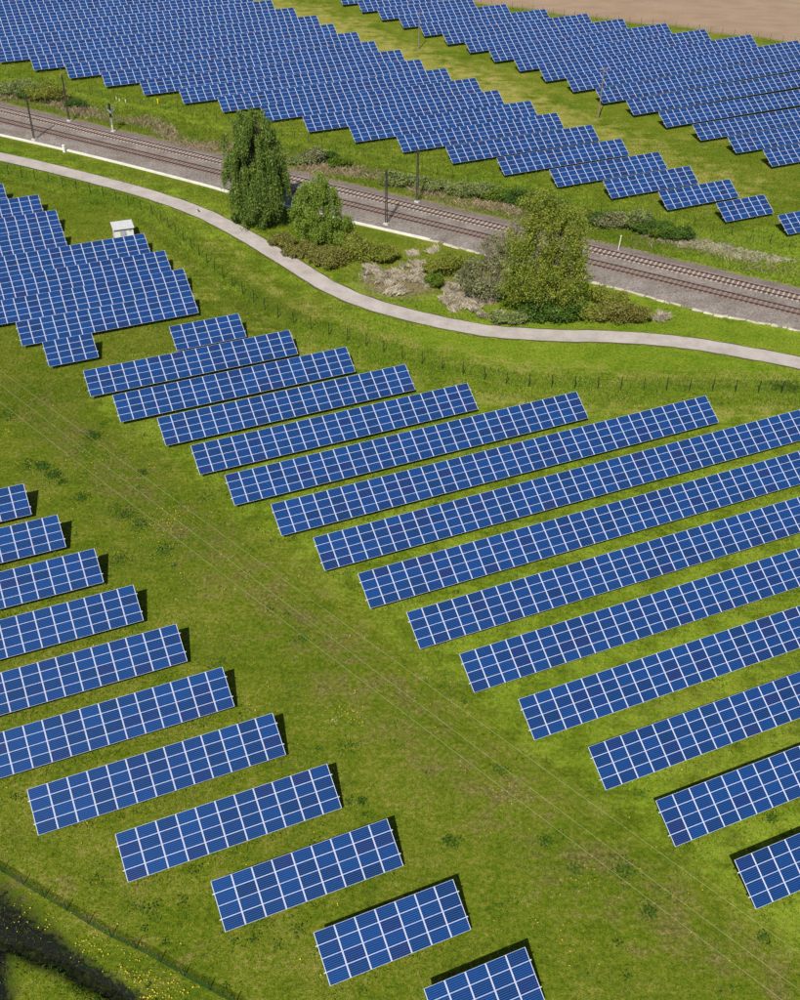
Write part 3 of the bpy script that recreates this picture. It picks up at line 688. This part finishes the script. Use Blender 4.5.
# bird on the path
def bird():
    p = at(198.8, 212.3); o = empty('bird', (p[0], p[1], .03), 2.2); tag(o, 'small black bird standing on the pale footpath', 'bird')
    m = simple('black_feathers', (.012, .012, .014), .6, .3)
    b = MB(); prof = [(-.34, .31, .03, .02), (-.22, .30, .06, .03), (-.10, .29, .11, .09), (.04, .31, .13, .12), (.15, .36, .10, .10), (.22, .43, .06, .065), (.28, .47, .065, .06), (.34, .47, .045, .04), (.40, .455, .018, .018), (.46, .44, .004, .004)]
    k = 8
    for x, z, ry, rz in prof:
        for j in range(k): t = 2 * math.pi * j / k; b.v.append((x, ry * math.cos(t), z + rz * math.sin(t)))
    for i in range(len(prof) - 1):
        for j in range(k): b.f.append((i * k + j, i * k + (j + 1) % k, (i + 1) * k + (j + 1) % k, (i + 1) * k + j)); b.m.append(0)
    for s in (-1, 1): b.bar((.02, s * .05, .22), (.03, s * .05, 0), .022, n=5); b.bar((.0, s * .05, .012), (.10, s * .05, .012), .02, n=4)
    b.build('body', m, o, smooth=True)
bird()
# ------------------------------------------------------------------ overhead wires across the near field
WM = simple('pale_wire', (.38, .40, .20), .5, .4, .2, .05)
def wire(p0, p1, label, h):
    a = at(*p0, h); b_ = at(*p1, h); d = b_ - a; a = a - d * .35; b_ = b_ + d * .35
    n = 40; b = MB(); pr = None
    for i in range(n + 1):
        t = i / n; q = a + (b_ - a) * t; q[2] = h - 1.2 * (1 - (2 * t - 1) ** 2) * 0.5
        if pr is not None: b.bar(pr, q, .015, n=4)
        pr = q
    o = b.build('overhead_wire', WM); tag(o, label, 'wire', 'overhead wires crossing the near field')
wire((92, 436), (800, 949.7), 'thin pale overhead wire crossing the field, closest to the right hand block', 9.0)
wire((80, 443.5), (800, 986.5), 'thin pale overhead wire crossing the field, middle of three', 9.0)
wire((60, 446), (787, 1000), 'thin pale overhead wire crossing the field, closest to the lower left block', 9.0)

# ------------------------------------------------------------------ vegetation
BARK = simple('grey_brown_bark', (.11, .085, .06), .9, .1, 0, .35, 2)
TWIG = simple('pale_twigs', (.27, .22, .17), .9, .1, 0, .3, 2)
def unit(n):
    v = rng.normal(size=(n, 3)); return v / np.linalg.norm(v, axis=1)[:, None]
def leaf_mesh(C, size, mat, parent, name='crown', aspect=.55, droop=0.0, loc=None):
    n = len(C); a = unit(n)
    if droop: a = a * (1 - droop) + np.array([0, 0, -1.0]) * droop; a /= np.linalg.norm(a, axis=1)[:, None]
    r = unit(n); b = np.cross(a, r); b /= np.linalg.norm(b, axis=1)[:, None] + 1e-9
    s = (size * rng.uniform(.6, 1.35, n))[:, None]
    V = np.stack([C - a * s, C + b * s * aspect, C + a * s, C - b * s * aspect], 1).reshape(-1, 3)
    F = np.arange(4 * n).reshape(n, 4)
    return link(name, mesh_np(name, V, F, mat), parent, loc)
def limbs(mb, base, h, targets, r0=.35):
    prev = np.array(base, float); spine = [prev.copy()]
    n = 7
    for i in range(1, n + 1):
        q = np.array(base) + np.array([rng.normal(0, .25), rng.normal(0, .25), h * i / n]); mb.bar(spine[-1], q, 2 * r0 * (1 - (i - 1) / n * .85), n=7, w2=2 * r0 * (1 - i / n * .85)); spine.append(q)
    for t in targets:
        j = int(np.clip(t[2] / h * n * .62, 1, n - 1)); s = spine[j]; t = np.array(t)
        m1 = s + (t - s) * .5 + np.array([0, 0, .18 * np.linalg.norm(t - s)]); w = r0 * .55
        mb.bar(s, m1, w, n=5, w2=w * .6); mb.bar(m1, t, w * .6, n=5, w2=w * .15)
def scaled(bl, dx, k): return [((b[0] + dx) * k, *b[1:3], b[3] * k, *b[4:]) for b in bl]
def weeping(px, py, h, blobs, n_str, mat, label, cat='tree', lsize=.17, slen=(1.2, 3.6), per=.20, n_bun=120, spread=.3, name='willow_tree', inner=.35, shell=.55, group=None, droop=.55):
    p = at(px, py); o = empty(name, (p[0], p[1], 0)); tag(o, label, cat, group)
    tg = []
    for (cx, cy, cz, rx, ry, rz) in blobs:
        for _ in range(3): d = unit(1)[0]; tg.append(np.array([cx, cy, cz]) + d * np.array([rx, ry, rz]) * .6)
    mb = MB(); limbs(mb, (0, 0, -.2), h * .82, tg, .34 * h / 18); mb.build('trunk', BARK, o, smooth=True)
    vol = np.array([b[3] * b[4] * b[5] for b in blobs]) ** (2 / 3); vol /= vol.sum(); pts_ = []
    BU = []
    for k in range(n_bun):
        b = blobs[rng.choice(len(blobs), p=vol)]; d = unit(1)[0]; rr = shell + (1.08 - shell) * rng.random() if rng.random() > inner else rng.random() ** .5 * .8
        BU.append((np.array(b[:3]) + d * np.array(b[3:]) * rr, rng.uniform(.5, 1.0), d))
    for k in range(n_str):
        c, lf, d = BU[rng.integers(len(BU))]; c = c + rng.normal(0, 1, 3) * np.array([spread, spread, spread * .9])
        L = rng.uniform(*slen) * lf; L = min(L, max(.3, c[2] - .5)); m_ = max(2, int(L / per)); out_ = d[:2] * .35
        t = np.linspace(0, 1, m_)[:, None]
        q = c + np.hstack([out_ * t ** .5 + rng.normal(0, .03, (m_, 2)), -L * t ** 1.15]) + rng.normal(0, .07, (m_, 3)); pts_.append(q)
    leaf_mesh(np.vstack(pts_), lsize, mat, o, 'crown', .42, droop); return o
def bushy(px, py, blobs, n, mat, label, name='shrub', lsize=.13, cat='shrub', group=None, twigs=40, twm=None, h=None, dens=.5):
    p = at(px, py); z = float(terrain(p[0], p[1])); o = empty(name, (p[0], p[1], z)); tag(o, label, cat, group)
    mb = MB(); mx = max(b[2] + b[5] for b in blobs)
    for k in range(twigs):
        b = blobs[rng.integers(len(blobs))]; d = unit(1)[0]; d[2] = abs(d[2]); t = np.array(b[:3]) + d * np.array(b[3:]) * rng.uniform(.5, 1.02)
        s = np.array([b[0] * .5 + rng.normal(0, .2), b[1] * .5 + rng.normal(0, .2), 0]); mb.bar(s, t, .07, n=4, w2=.015)
    mb.build('stems', twm or BARK, o)
    lum = []
    for b in blobs:
        lum.append((b[0], b[1], b[2] * .9, b[3] * .78, b[4] * .78, b[5] * .8))
        for _ in range(9):
            d = unit(1)[0]; d[2] = abs(d[2]) * .9 - .1; q = rng.uniform(.62, .9); r_ = rng.uniform(.24, .46)
            lum.append((b[0] + d[0] * b[3] * q, b[1] + d[1] * b[4] * q, max(.2, b[2] + d[2] * b[5] * q), b[3] * r_, b[4] * r_ * 1.1, b[5] * r_))
    blobs = lum
    vol = np.array([b[3] * b[4] * b[5] for b in blobs]) ** .7; vol /= vol.sum(); C = []
    k = rng.choice(len(blobs), n, p=vol); B = np.array(blobs)[k]; d = unit(n); rr = (dens + (1.04 - dens) * rng.random(n))[:, None]
    lump = 1 + .16 * np.sin(d[:, :1] * 6 + B[:, :1] * 3) * np.sin(d[:, 2:] * 5 + B[:, 1:2] * 2) + rng.normal(0, .05, (n, 1))
    C = B[:, :3] + d * B[:, 3:] * rr * lump; C = C[C[:, 2] > .03]
    leaf_mesh(C, lsize, mat, o, 'foliage', .6); return o
Lw1 = leafmat('willow_leaf_dark', (.040, .085, .012), (.125, .195, .030), (.220, .290, .065), .5)
Lw2 = leafmat('willow_leaf_bright', (.065, .125, .010), (.170, .260, .028), (.270, .350, .062), .5)
Lw3 = leafmat('willow_leaf_yellowish', (.070, .110, .010), (.195, .245, .026), (.310, .340, .062), .55)
Lgrey = leafmat('grey_leaf', (.070, .090, .028), (.185, .200, .080), (.36, .37, .20), .6)
Lolive = leafmat('olive_leaf', (.090, .115, .010), (.205, .235, .028), (.30, .31, .06), .5)
Lred = leafmat('reddish_leaf', (.090, .095, .018), (.195, .185, .040), (.29, .29, .07), .6)
Lgreen = leafmat('green_leaf', (.022, .062, .008), (.068, .135, .016), (.125, .200, .034), .5)
Lbright = leafmat('bright_leaf', (.05, .10, .006), (.11, .18, .012), (.17, .24, .03), .5)
Lpale = leafmat('pale_leaf', (.08, .12, .025), (.19, .24, .07), (.33, .37, .14), .7)

weeping(264, 227, 21.5, scaled([(-2.2, 0, 17.6, 2.6, 2.6, 2.2), (-.2, .3, 16.8, 2.6, 2.6, 2.8), (-4.6, 0, 15.2, 2.2, 2.4, 3.2), (-1.8, -.6, 13.0, 3.2, 3.0, 3.4), (1.6, .2, 13.2, 2.4, 2.6, 3.2), (-4.6, .2, 10.6, 2.5, 2.6, 3.2), (2.4, 0, 9.4, 2.3, 2.6, 3.2), (-.8, -1.0, 8.8, 2.8, 2.6, 3.0), (-3.4, -.2, 6.6, 2.4, 2.4, 2.4), (1.4, -.3, 5.6, 2.4, 2.4, 2.6), (-.2, -.6, 3.2, 1.3, 1.3, 1.6)], .2, .84), 7600, Lw1, 'tall dark green weeping willow at the left, beside the footpath', slen=(1.4, 5.0), shell=.7, inner=.2, n_bun=165, spread=.30)
weeping(318, 244, 12, [(.2, 0, 10.2, 1.7, 1.8, 1.8), (-1.2, 0, 8.6, 1.9, 2.0, 2.2), (1.5, .2, 8.2, 1.8, 1.8, 2.2), (-1.8, 0, 6.0, 1.9, 2.0, 2.2), (.9, -.4, 5.8, 2.0, 2.0, 2.2), (-1.4, -.4, 3.4, 2.2, 2.0, 2.2), (1.2, -.4, 3.0, 2.0, 2.0, 2.0), (3.9, .2, 4.2, 1.4, 1.5, 1.6), (3.4, 0, 2.4, 1.5, 1.5, 1.4)], 6800, Lw2, 'small bright green weeping tree between the tall willow and the dark mast', slen=(.6, 2.2), lsize=.15, name='young_tree', shell=.7, inner=.2, n_bun=150, spread=.28)
weeping(550, 316, 19, scaled([(-3.6, .5, 16.2, 2.0, 2.0, 1.9), (-1.2, .9, 17.0, 2.0, 2.0, 1.9), (1.4, .8, 15.6, 2.1, 2.1, 2.0), (3.6, .6, 13.8, 1.9, 2.1, 2.0), (-4.2, .1, 13.0, 1.9, 2.1, 2.0), (-1.6, -.2, 13.4, 2.3, 2.3, 2.0), (1.6, -.4, 12.0, 2.2, 2.2, 2.0), (4.2, 0, 10.8, 1.9, 2.1, 1.9), (-5.2, -.2, 9.8, 2.0, 2.1, 2.0), (-2.6, -1.0, 10.2, 2.2, 2.2, 2.0), (.4, -1.4, 9.4, 2.2, 2.2, 1.9), (3.0, -1.2, 8.2, 2.2, 2.2, 1.9), (4.8, -.6, 7.4, 1.7, 1.9, 1.8), (-4.2, -1.2, 7.2, 2.1, 2.1, 1.8), (-1.6, -1.9, 6.6, 2.1, 2.1, 1.7), (1.4, -2.1, 6.2, 2.1, 2.0, 1.6), (4.0, -1.6, 5.0, 1.7, 1.8, 1.5), (-5.4, -.6, 5.2, 1.7, 1.7, 1.6)], -1.2, .91), 11000, Lw3, 'large spreading yellow green willow in the middle, right of the grey tree', slen=(.5, 1.9), inner=.12, shell=.78, lsize=.16, droop=.4, n_bun=330, spread=.38)
bushy(552, 318, [(-2.2, -1.2, 1.8, 2.4, 1.8, 1.9), (.4, -1.4, 1.7, 2.2, 1.8, 1.8), (2.8, -.8, 1.9, 2.2, 1.8, 2.0)], 9500, Lgreen, 'dark green bush under the front of the large willow', lsize=.17)
bushy(487, 303, [(-2.6, 0, 3.0, 1.8, 1.7, 1.8), (-.6, -.4, 2.6, 2.0, 1.8, 2.0), (1.6, 0, 3.0, 2.0, 1.8, 2.2), (-1.8, 0, 5.8, 1.9, 1.8, 1.8), (.6, 0, 6.4, 2.0, 1.9, 2.0), (2.0, .2, 8.6, 1.5, 1.5, 1.5), (-3.6, .1, 4.8, 1.2, 1.2, 1.3)], 9000, Lgrey, 'sparse greyish tree left of the large willow', name='grey_tree', cat='tree', lsize=.14, twigs=260, twm=TWIG, dens=.35)
bushy(503, 270, [(0, 0, 5.2, 2.4, 1.8, 2.6), (-2.4, 0, 3.8, 2.2, 1.6, 2.2), (1.5, 0, 7.5, 1.6, 1.4, 1.5)], 1900, Lgrey, 'nearly bare twiggy tree behind the grey tree', name='bare_tree', cat='tree', lsize=.12, twigs=300, twm=TWIG, dens=.1)
# shrubs this side of the railway
for px, py, bl, n, mt, lb in [
    (286, 247, [(0, 0, 1.0, 2.0, 1.8, 1.3), (-1.6, .6, .9, 1.5, 1.4, 1.0)], 5200, Lred, 'low brownish shrub just right of the tall willow foot'),
    (305, 257, [(0, 0, 1.2, 2.4, 1.8, 1.5), (-2, .4, 1.0, 1.6, 1.4, 1.2)], 6500, Lred, 'brownish shrub left below the small bright green tree'),
    (335, 265, [(0, 0, 1.4, 3.0, 2.4, 1.7), (-2.4, .3, 1.2, 2.0, 2, 1.4)], 9500, Lred, 'reddish brown shrub below the small bright green tree'),
    (368, 262, [(0, 0, 1.7, 3.4, 2.6, 2.0), (2.8, .4, 1.4, 2.2, 1.9, 1.6), (-2.6, .6, 1.6, 2.2, 2.0, 1.8)], 14000, Lolive, 'wide olive shrub below the dark lattice mast'),
    (347, 244, [(0, 0, 1.2, 2.4, 1.8, 1.5)], 4200, Lolive, 'olive shrub right behind the small bright green tree'),
    (448, 274, [(0, 0, 1.7, 2.6, 2.2, 1.9), (2.2, .3, 1.6, 1.9, 1.7, 1.7), (-2.2, 0, 1.2, 1.7, 1.5, 1.3)], 10500, Lolive, 'olive shrub left of the greyish tree'),
    (435, 287, [(0, 0, 1.1, 1.5, 1.3, 1.3)], 4200, Lbright, 'vivid green bush beside the dry pale grass'),
    (462, 284, [(0, 0, .9, 1.3, 1.1, 1.0)], 2000, Lgrey, 'low grey green bush at the foot of the greyish tree'),
    (590, 320, [(0, 0, 1.2, 2.6, 2.0, 1.5), (2.2, .3, 1.1, 2.2, 1.6, 1.3)], 7500, Lolive, 'olive shrub at the right foot of the large willow'),
    (620, 322, [(0, 0, 1.5, 2.9, 2.1, 1.8), (-2.6, .5, 1.2, 2.0, 1.7, 1.4), (2.8, .2, 1.1, 2.0, 1.5, 1.3)], 11500, Lred, 'reddish brown shrub by the footpath right of the large willow'),
    (604, 303, [(0, 0, 1.2, 2.8, 2.2, 1.5), (2.4, -.3, .8, 1.8, 1.6, 1.0)], 6500, Lolive, 'low olive shrub behind the reddish one beside the willow'),
    (515, 324, [(0, 0, .9, 2.2, 1.4, 1.2), (-2.4, .3, .8, 1.8, 1.3, 1.0)], 4800, Lpale, 'pale green bush at the left foot of the large willow'),
    (238, 223, [(0, 0, .9, 1.3, 1.1, 1.0)], 2600, Lgreen, 'dark bush at the left foot of the tall willow')]:
    bushy(px, py, bl, n, mt, lb, group='shrubs between the footpath and the railway')
# shrubs beyond the railway
FAR = [(18, 95, 4.5, 2.2, Lpale, 'pale'), (48, 101, 4.2, 2.8, Lolive, 'olive'), (30, 99, 2.2, 1.6, Lgreen, 'green'), (75, 108, 2.0, 1.5, Lgreen, 'green'),
       (298, 165, 1.8, 1.4, Lpale, 'pale'), (314, 164, 2.2, 2.6, Lgrey, 'grey green'), (340, 168, 1.8, 1.7, Lbright, 'bright'), (330, 160, 1.5, 1.2, Lgreen, 'green'), (392, 187, 2.0, 2.4, Lpale, 'pale'), (405, 186, 2.4, 1.8, Lpale, 'pale'), (432, 190, 2.8, 1.7, Lpale, 'pale'),
       (460, 195, 2.4, 1.7, Lpale, 'pale'), (478, 197, 3.4, 2.2, Lpale, 'pale'), (497, 200, 3.0, 2.0, Lbright, 'bright'), (520, 205, 2.8, 2.1, Lgreen, 'green'), (548, 214, 3.4, 2.4, Lgreen, 'green'), (572, 222, 3.2, 2.4, Lolive, 'olive'), (592, 226, 2.6, 2.0, Lgreen, 'green'),
       (612, 228, 3.0, 2.2, Lgrey, 'grey green'), (637, 230, 2.2, 3.0, Lpale, 'whitish'), (652, 234, 2.8, 2.0, Lgreen, 'green'), (676, 240, 2.5, 2.0, Lgreen, 'green'), (664, 238, 2.4, 1.8, Lbright, 'bright')]
places = ['at the far left edge behind the first mast', 'between the two left masts', 'low behind the left mast tops', 'right of the second mast', 'behind the top of the bright tree', 'upright above the bright tree', 'with yellowish top above the bright tree', 'small, tucked behind the yellowish one',
          'left of the lattice mast top', 'touching the lattice mast top', 'at the slim central mast', 'right of the slim central mast', 'rounded, left of the willow top', 'touching the pale rounded one', 'just left of the willow top', 'behind the willow top', 'at the right of the willow top', 'second right of the willow top',
          'above the leaning marker post', 'tall and upright beyond the marker post', 'between the whitish one and the right end', 'rightmost of the row, rounded', 'second from the right end']
for (px, py, r_, h_, mt, cn), pl in zip(FAR, places):
    r_ *= 1.12; h_ *= 1.3
    bushy(px, py, [(0, 0, h_ * .5, r_, r_ * .65, h_ * .55), (r_ * .5, .2, h_ * .42, r_ * .6, r_ * .5, h_ * .5), (-r_ * .6, 0, h_ * .38, r_ * .5, r_ * .5, h_ * .45)], int(1500 * r_), mt,
          f'{cn} shrub beyond the railway, {pl}', lsize=.14, group='shrubs beyond the railway', twigs=25, twm=TWIG if mt in (Lpale, Lgrey) else BARK)

# blades: grass, reeds and dry grass, each one object nobody could count
def blades(name, C, hgt, wid, lean, mat, label, dirv=None, z0=None):
    n = len(C); th = rng.uniform(0, 2 * math.pi, n); h = (hgt * rng.uniform(.5, 1.3, n))
    w = wid * rng.uniform(.6, 1.3, n); a = np.stack([np.cos(th), np.sin(th), np.zeros(n)], 1)
    ln = np.stack([rng.normal(0, 1, n), rng.normal(0, 1, n), np.zeros(n)], 1) * lean
    if dirv is not None: ln = ln * .45 + np.column_stack([dirv, np.zeros(n)]) * lean
    Z = terrain(C[:, 0], C[:, 1]); P = np.column_stack([C, Z])
    hh = np.zeros((n, 3)); hh[:, 2] = h
    V = np.stack([P - a * w[:, None] / 2, P + a * w[:, None] / 2, P + hh * .6 + ln * h[:, None] * .35 + a * w[:, None] * .35, P + hh + ln * h[:, None]], 1).reshape(-1, 3)
    F = np.arange(4 * n).reshape(n, 4)
    o = link(name, mesh_np(name, V, F, mat)); tag(o, label, 'grass', kind='stuff'); return o
def scatter_px(n, x0, x1, y0, y1):                # spread over the ground seen in a picture region
    out_ = []
    c = [at2(x0, y0), at2(x1, y0), at2(x1, y1), at2(x0, y1)]; c = np.array(c); mn, mx = c.min(0), c.max(0)
    P = rng.uniform(mn, mx, (n * 3, 2))
    d = np.column_stack([P, np.zeros(len(P)) - CH]); z = d @ fwd; X = 400 + CF * (d @ RT) / z; Y = 500 - CF * (d @ UPV) / z
    return P[(X > x0) & (X < x1) & (Y > y0) & (Y < y1)]
def clump_keep(P, sc, th):                        # patchy growth
    v = np.sin(P[:, 0] * sc + 1.3 * np.sin(P[:, 1] * sc * .7)) + np.sin(P[:, 1] * sc * 1.3 + 1.7 * np.sin(P[:, 0] * sc * .6 + 2)) + rng.normal(0, .5, len(P))
    return P[v > th]
PATHC = cl
def away(P, poly, d): return P[seg_dist(P[:, 0], P[:, 1], poly) > d]
RAILL = np.array([A0 + rail * -60 + rn * TS / 2, A0 + rail * (LR + 60) + rn * TS / 2])
SPp = {k: leafmat(k, *v) for k, v in {
    'grass_blades': ((.026, .060, .003), (.088, .135, .006), (.200, .220, .030)),
    'straw_blades': ((.14, .115, .05), (.25, .21, .10), (.38, .32, .18)),
    'tall_grass_blades': ((.045, .105, .006), (.130, .205, .012), (.23, .27, .038)),
    'reed_blades': ((.18, .13, .08), (.34, .26, .17), (.52, .42, .29)),
    'white_straw': ((.28, .24, .16), (.50, .44, .33), (.72, .66, .54)),
    'weed_leaves': ((.020, .065, .004), (.048, .115, .008), (.09, .165, .014))}.items()}
P = away(away(away(scatter_px(260000, -30, 830, 300, 1030), PATHC, 1.9), RAILL, 9), pts(DITCH), .55)
P = P[painted_shade_at(P[:, 0], P[:, 1]) < .3 + .5 * rng.random(len(P))]
blades('grass', P, .13, .045, .45, SPp['grass_blades'], 'short green meadow grass around the near solar arrays')
P = clump_keep(away(away(scatter_px(90000, -30, 830, 380, 1030), PATHC, 2), pts(DITCH), 1.2), .55, .6)
blades('dry_grass', P, .12, .04, .6, SPp['straw_blades'], 'straw coloured dead grass mixed into the near meadow')
P = away(away(scatter_px(260000, -40, 840, 140, 420), PATHC, 1.85), RAILL, 9.2); f1 = seg_dist(P[:, 0], P[:, 1], pts(FENCE1)); P = P[(f1 < 3.2) | (rng.random(len(P)) < .35)]
W_ = P @ N2; P = P[~((W_ < 130) & (seg_dist(P[:, 0], P[:, 1], pts(FENCE1)) > 5))]
blades('verge_grass', P, .30, .06, .45, SPp['tall_grass_blades'], 'taller grass along the footpath and wire fence')
s_ = lambda P: (P - A0) @ rn
P = scatter_px(260000, -40, 840, 50, 330); sv = s_(P); P = P[(sv > 4.3) & (sv < 27)]; sv = s_(P); keep = (rng.random(len(P)) < np.where(sv < 14, .8, .35)); P = P[keep]
blades('bank_grass', P, .42, .08, .45, SPp['tall_grass_blades'], 'rough green grass on the bank beyond the railway')
P = scatter_px(200000, -40, 840, 50, 330); sv = s_(P); al = (P - A0) @ rail; wob = 1.6 * np.sin(al * .09) + 1.1 * np.sin(al * .23 + 1)
P = P[(np.abs(sv - 7.5 - wob + rng.normal(0, .8, len(P))) < 2.2) & (rng.random(len(P)) < 1.0 - .85 * ss(al, LR * .66, LR * .80))]; P = clump_keep(P, .35, -.4)
blades('reeds', P, .75, .06, .5, SPp['reed_blades'], 'dry brown reeds along the far side of the railway')
TU = []; DV = []
for px, py, rx, ry, n in [(370, 272, 9, 5, 12), (388, 280, 14, 7, 22), (408, 276, 10, 6, 14), (418, 268, 7, 5, 7), (395, 291, 12, 5, 12), (424, 284, 7, 6, 8), (452, 290, 8, 6, 10), (460, 302, 14, 7, 22), (446, 301, 7, 5, 7), (475, 308, 8, 4, 8), (412, 256, 5, 3, 3), (434, 253, 4, 3, 3), (490, 315, 7, 3, 5), (660, 318, 7, 4, 8)]:
    for _ in range(n):
        c = at2(px + rng.normal(0, rx * .6), py + rng.normal(0, ry * .6)); k = int(rng.integers(45, 110)); dv = rng.normal(0, 1, 2) + np.array([-.3, -.7]); dv /= np.linalg.norm(dv)
        TU.append(c + rng.normal(0, .30, (k, 2))); DV.append(np.tile(dv, (k, 1)))
TU = np.vstack(TU); DV = np.vstack(DV)
blades('white_dry_grass', TU, .75, .040, .65, SPp['white_straw'], 'whitish dead grass lying in tufts left of the greyish tree', dirv=DV)
P = scatter_px(1200, 640, 800, 225, 262); sv = s_(P); P = P[(sv > 9) & (sv < 13)]; P = np.repeat(P, 6, 0) + rng.normal(0, .3, (len(P) * 6, 2))
blades('bank_straw', P, .4, .05, .9, SPp['white_straw'], 'pale dead grass on the bank at the right')
DL = pts(DITCH); k_ = rng.integers(0, len(DITCH_W) - 1, 9000); t_ = rng.random((9000, 1)); P = DITCH_W[k_] * (1 - t_) + DITCH_W[k_ + 1] * t_
P = P + rng.normal(0, 1, (9000, 2)) * .75; dd_ = seg_dist(P[:, 0], P[:, 1], DITCH_W); P = P[dd_ > .22 + .18 * np.sin(P[:, 0] * 3) + .1 * rng.random(len(P))]
P = P[(painted_shade_at(P[:, 0], P[:, 1]) < .4) | (rng.random(len(P)) < .10)]
blades('ditch_grass', P, .30, .05, .6, SPp['weed_leaves'], 'rank grass hanging over the ditch banks at the lower left')
UG = []
for (u_, w_, n_) in [(11.75, 34.76, 5), (8.28, 42.06, 7), (4.76, 49.33, 9), (1.23, 56.57, 11), (-2.26, 63.86, 13), (-6, 71.09, 15), (-6, 78.42, 13), (-5, 85.65, 11), (-4, 92.88, 9), (-4, 100.13, 7), (28.14, 34.78, 9), (26.60, 42.14, 12), (25.25, 49.33, 15), (23.44, 56.64, 20), (21.96, 63.92, 25), (20.56, 71.14, 30), (19.18, 78.38, 36), (17.83, 85.62, 38), (16.42, 92.88, 35), (14.52, 100.07, 28), (13.30, 107.27, 22), (11.97, 114.57, 20)]:
    k_ = n_ * 34; q_ = np.repeat(rng.uniform(0, n_, k_ // 5), 5) + rng.normal(0, .12, (k_ // 5) * 5); v_ = rng.choice([-.35, .2, 3.3], len(q_)) + rng.normal(0, .22, len(q_))
    UG.append((u_ + q_)[:, None] * PW * E2 + (w_ + v_)[:, None] * N2)
blades('unmown_grass', np.vstack(UG), .34, .05, .45, SPp['tall_grass_blades'], 'taller unmown grass along and under the near solar arrays')
# broad leaved weeds in dark patches
W = []
for px, py, r_, n in [(42, 467, .8, 330), (53, 475, .9, 300), (62, 482, .6, 120), (81, 498, .9, 200), (125, 515, 1.3, 260), (94, 436, 1.1, 300), (140, 525, 1.2, 220), (143, 473, .6, 120), (165, 550, 1.0, 160), (28, 465, 1.0, 120),
                      (545, 843, .6, 140), (650, 912, .7, 150), (625, 872, 1.1, 200), (450, 842, .7, 150), (362, 802, .5, 110), (770, 818, .6, 120), (765, 938, .6, 110), (150, 910, 1.0, 80), (120, 560, 1.0, 110), (500, 770, .8, 90),
                      (792, 388, 1.5, 420), (775, 386, 1.4, 300), (350, 745, 1.2, 90), (8, 415, 1.2, 150), (575, 870, .6, 70), (215, 742, .6, 100), (300, 640, .9, 70), (10, 620, 1, 60), (238, 493, 1.6, 200), (205, 498, .9, 80)]:
    c = at2(px, py); W.append(c + rng.normal(0, r_ * .55, (n, 2)))
for _ in range(150):
    px, py = rng.uniform(0, 800), rng.uniform(380, 1000); c = at2(px, py); W.append(c + rng.normal(0, rng.uniform(.15, .5), (rng.integers(6, 30), 2)))
W = away(np.vstack(W), pts(DITCH), 1.3); C3 = np.column_stack([W, rng.uniform(.02, .22, len(W))])
o = leaf_mesh(C3, .10, SPp['weed_leaves'], None, 'weeds', .7); tag(o, 'dark leafy weed clumps growing in the meadow', 'weeds', kind='stuff')
# yellow flowers
FY = simple('yellow_petals', (.55, .42, .03), .7, .2, 0, .15); Fl = []
for px, py, r_, n in [(88, 940, 1.1, 26), (135, 975, 1.1, 40), (40, 920, 1.6, 14), (20, 915, 1.4, 10), (150, 1000, 1.2, 60), (105, 955, 2.2, 50), (175, 990, 1.4, 40), (345, 715, 1.6, 40), (175, 515, 1.6, 40), (170, 530, 2.5, 40), (395, 480, 1, 5), (8, 430, 1.5, 12), (575, 875, 1.8, 18), (505, 795, 1.2, 14), (570, 940, 1.5, 14), (270, 718, .3, 5), (88, 824, .12, 5), (262, 532, .3, 8), (640, 500, 3, 4)]:
    c = at2(px, py); Fl.append(c + rng.normal(0, r_ * .6, (n, 2)))
Fl.append(scatter_px(260, 0, 800, 380, 1000)); Fl.append(scatter_px(160, 0, 800, 200, 420))
Fl = np.vstack(Fl); Fl = away(away(Fl, PATHC, 2), pts(DITCH), .75)
for nm_, sz, msk, mt, lb in (('yellow_flowers', .048, slice(0, None), FY, 'yellow dandelions dotted through the meadow and by the ditch'),):
    Q = Fl[msk]; n = len(Q); a = unit(n) * .35 + np.array([1, 0, 0]); a /= np.linalg.norm(a, axis=1)[:, None]; b = unit(n) * .35 + np.array([0, 1, 0]); b -= a * (a * b).sum(1)[:, None]; b /= np.linalg.norm(b, axis=1)[:, None]
    C3 = np.column_stack([Q, terrain(Q[:, 0], Q[:, 1]) + rng.uniform(.12, .28, n)]); s = sz * rng.uniform(.6, 1.3, (n, 1)); V = []
    for k_ in range(6): t = k_ * math.pi / 3; V.append(C3 + a * s * math.cos(t) + b * s * math.sin(t))
    V = np.stack(V, 1).reshape(-1, 3); o = link(nm_, mesh_np(nm_, V, np.arange(6 * n).reshape(n, 6), mt)); tag(o, lb, 'flowers', kind='stuff')
Q = np.vstack([at2(px, py) + rng.normal(0, r_ * .7, (n, 2)) for px, py, r_, n in [(340, 715, 2.5, 160), (170, 530, 3, 160), (100, 470, 4, 140), (160, 560, 3, 100), (560, 910, 3, 90), (510, 800, 1.6, 90), (440, 690, 3, 60), (250, 590, 3, 90), (30, 180, 5, 60)]])
C3 = np.column_stack([Q, rng.uniform(.1, .25, len(Q))]); o = leaf_mesh(C3, .045, SPp['white_straw'], None, 'seed_heads', .8); tag(o, 'pale seed heads scattered over the worn middle strip', 'flowers', kind='stuff')
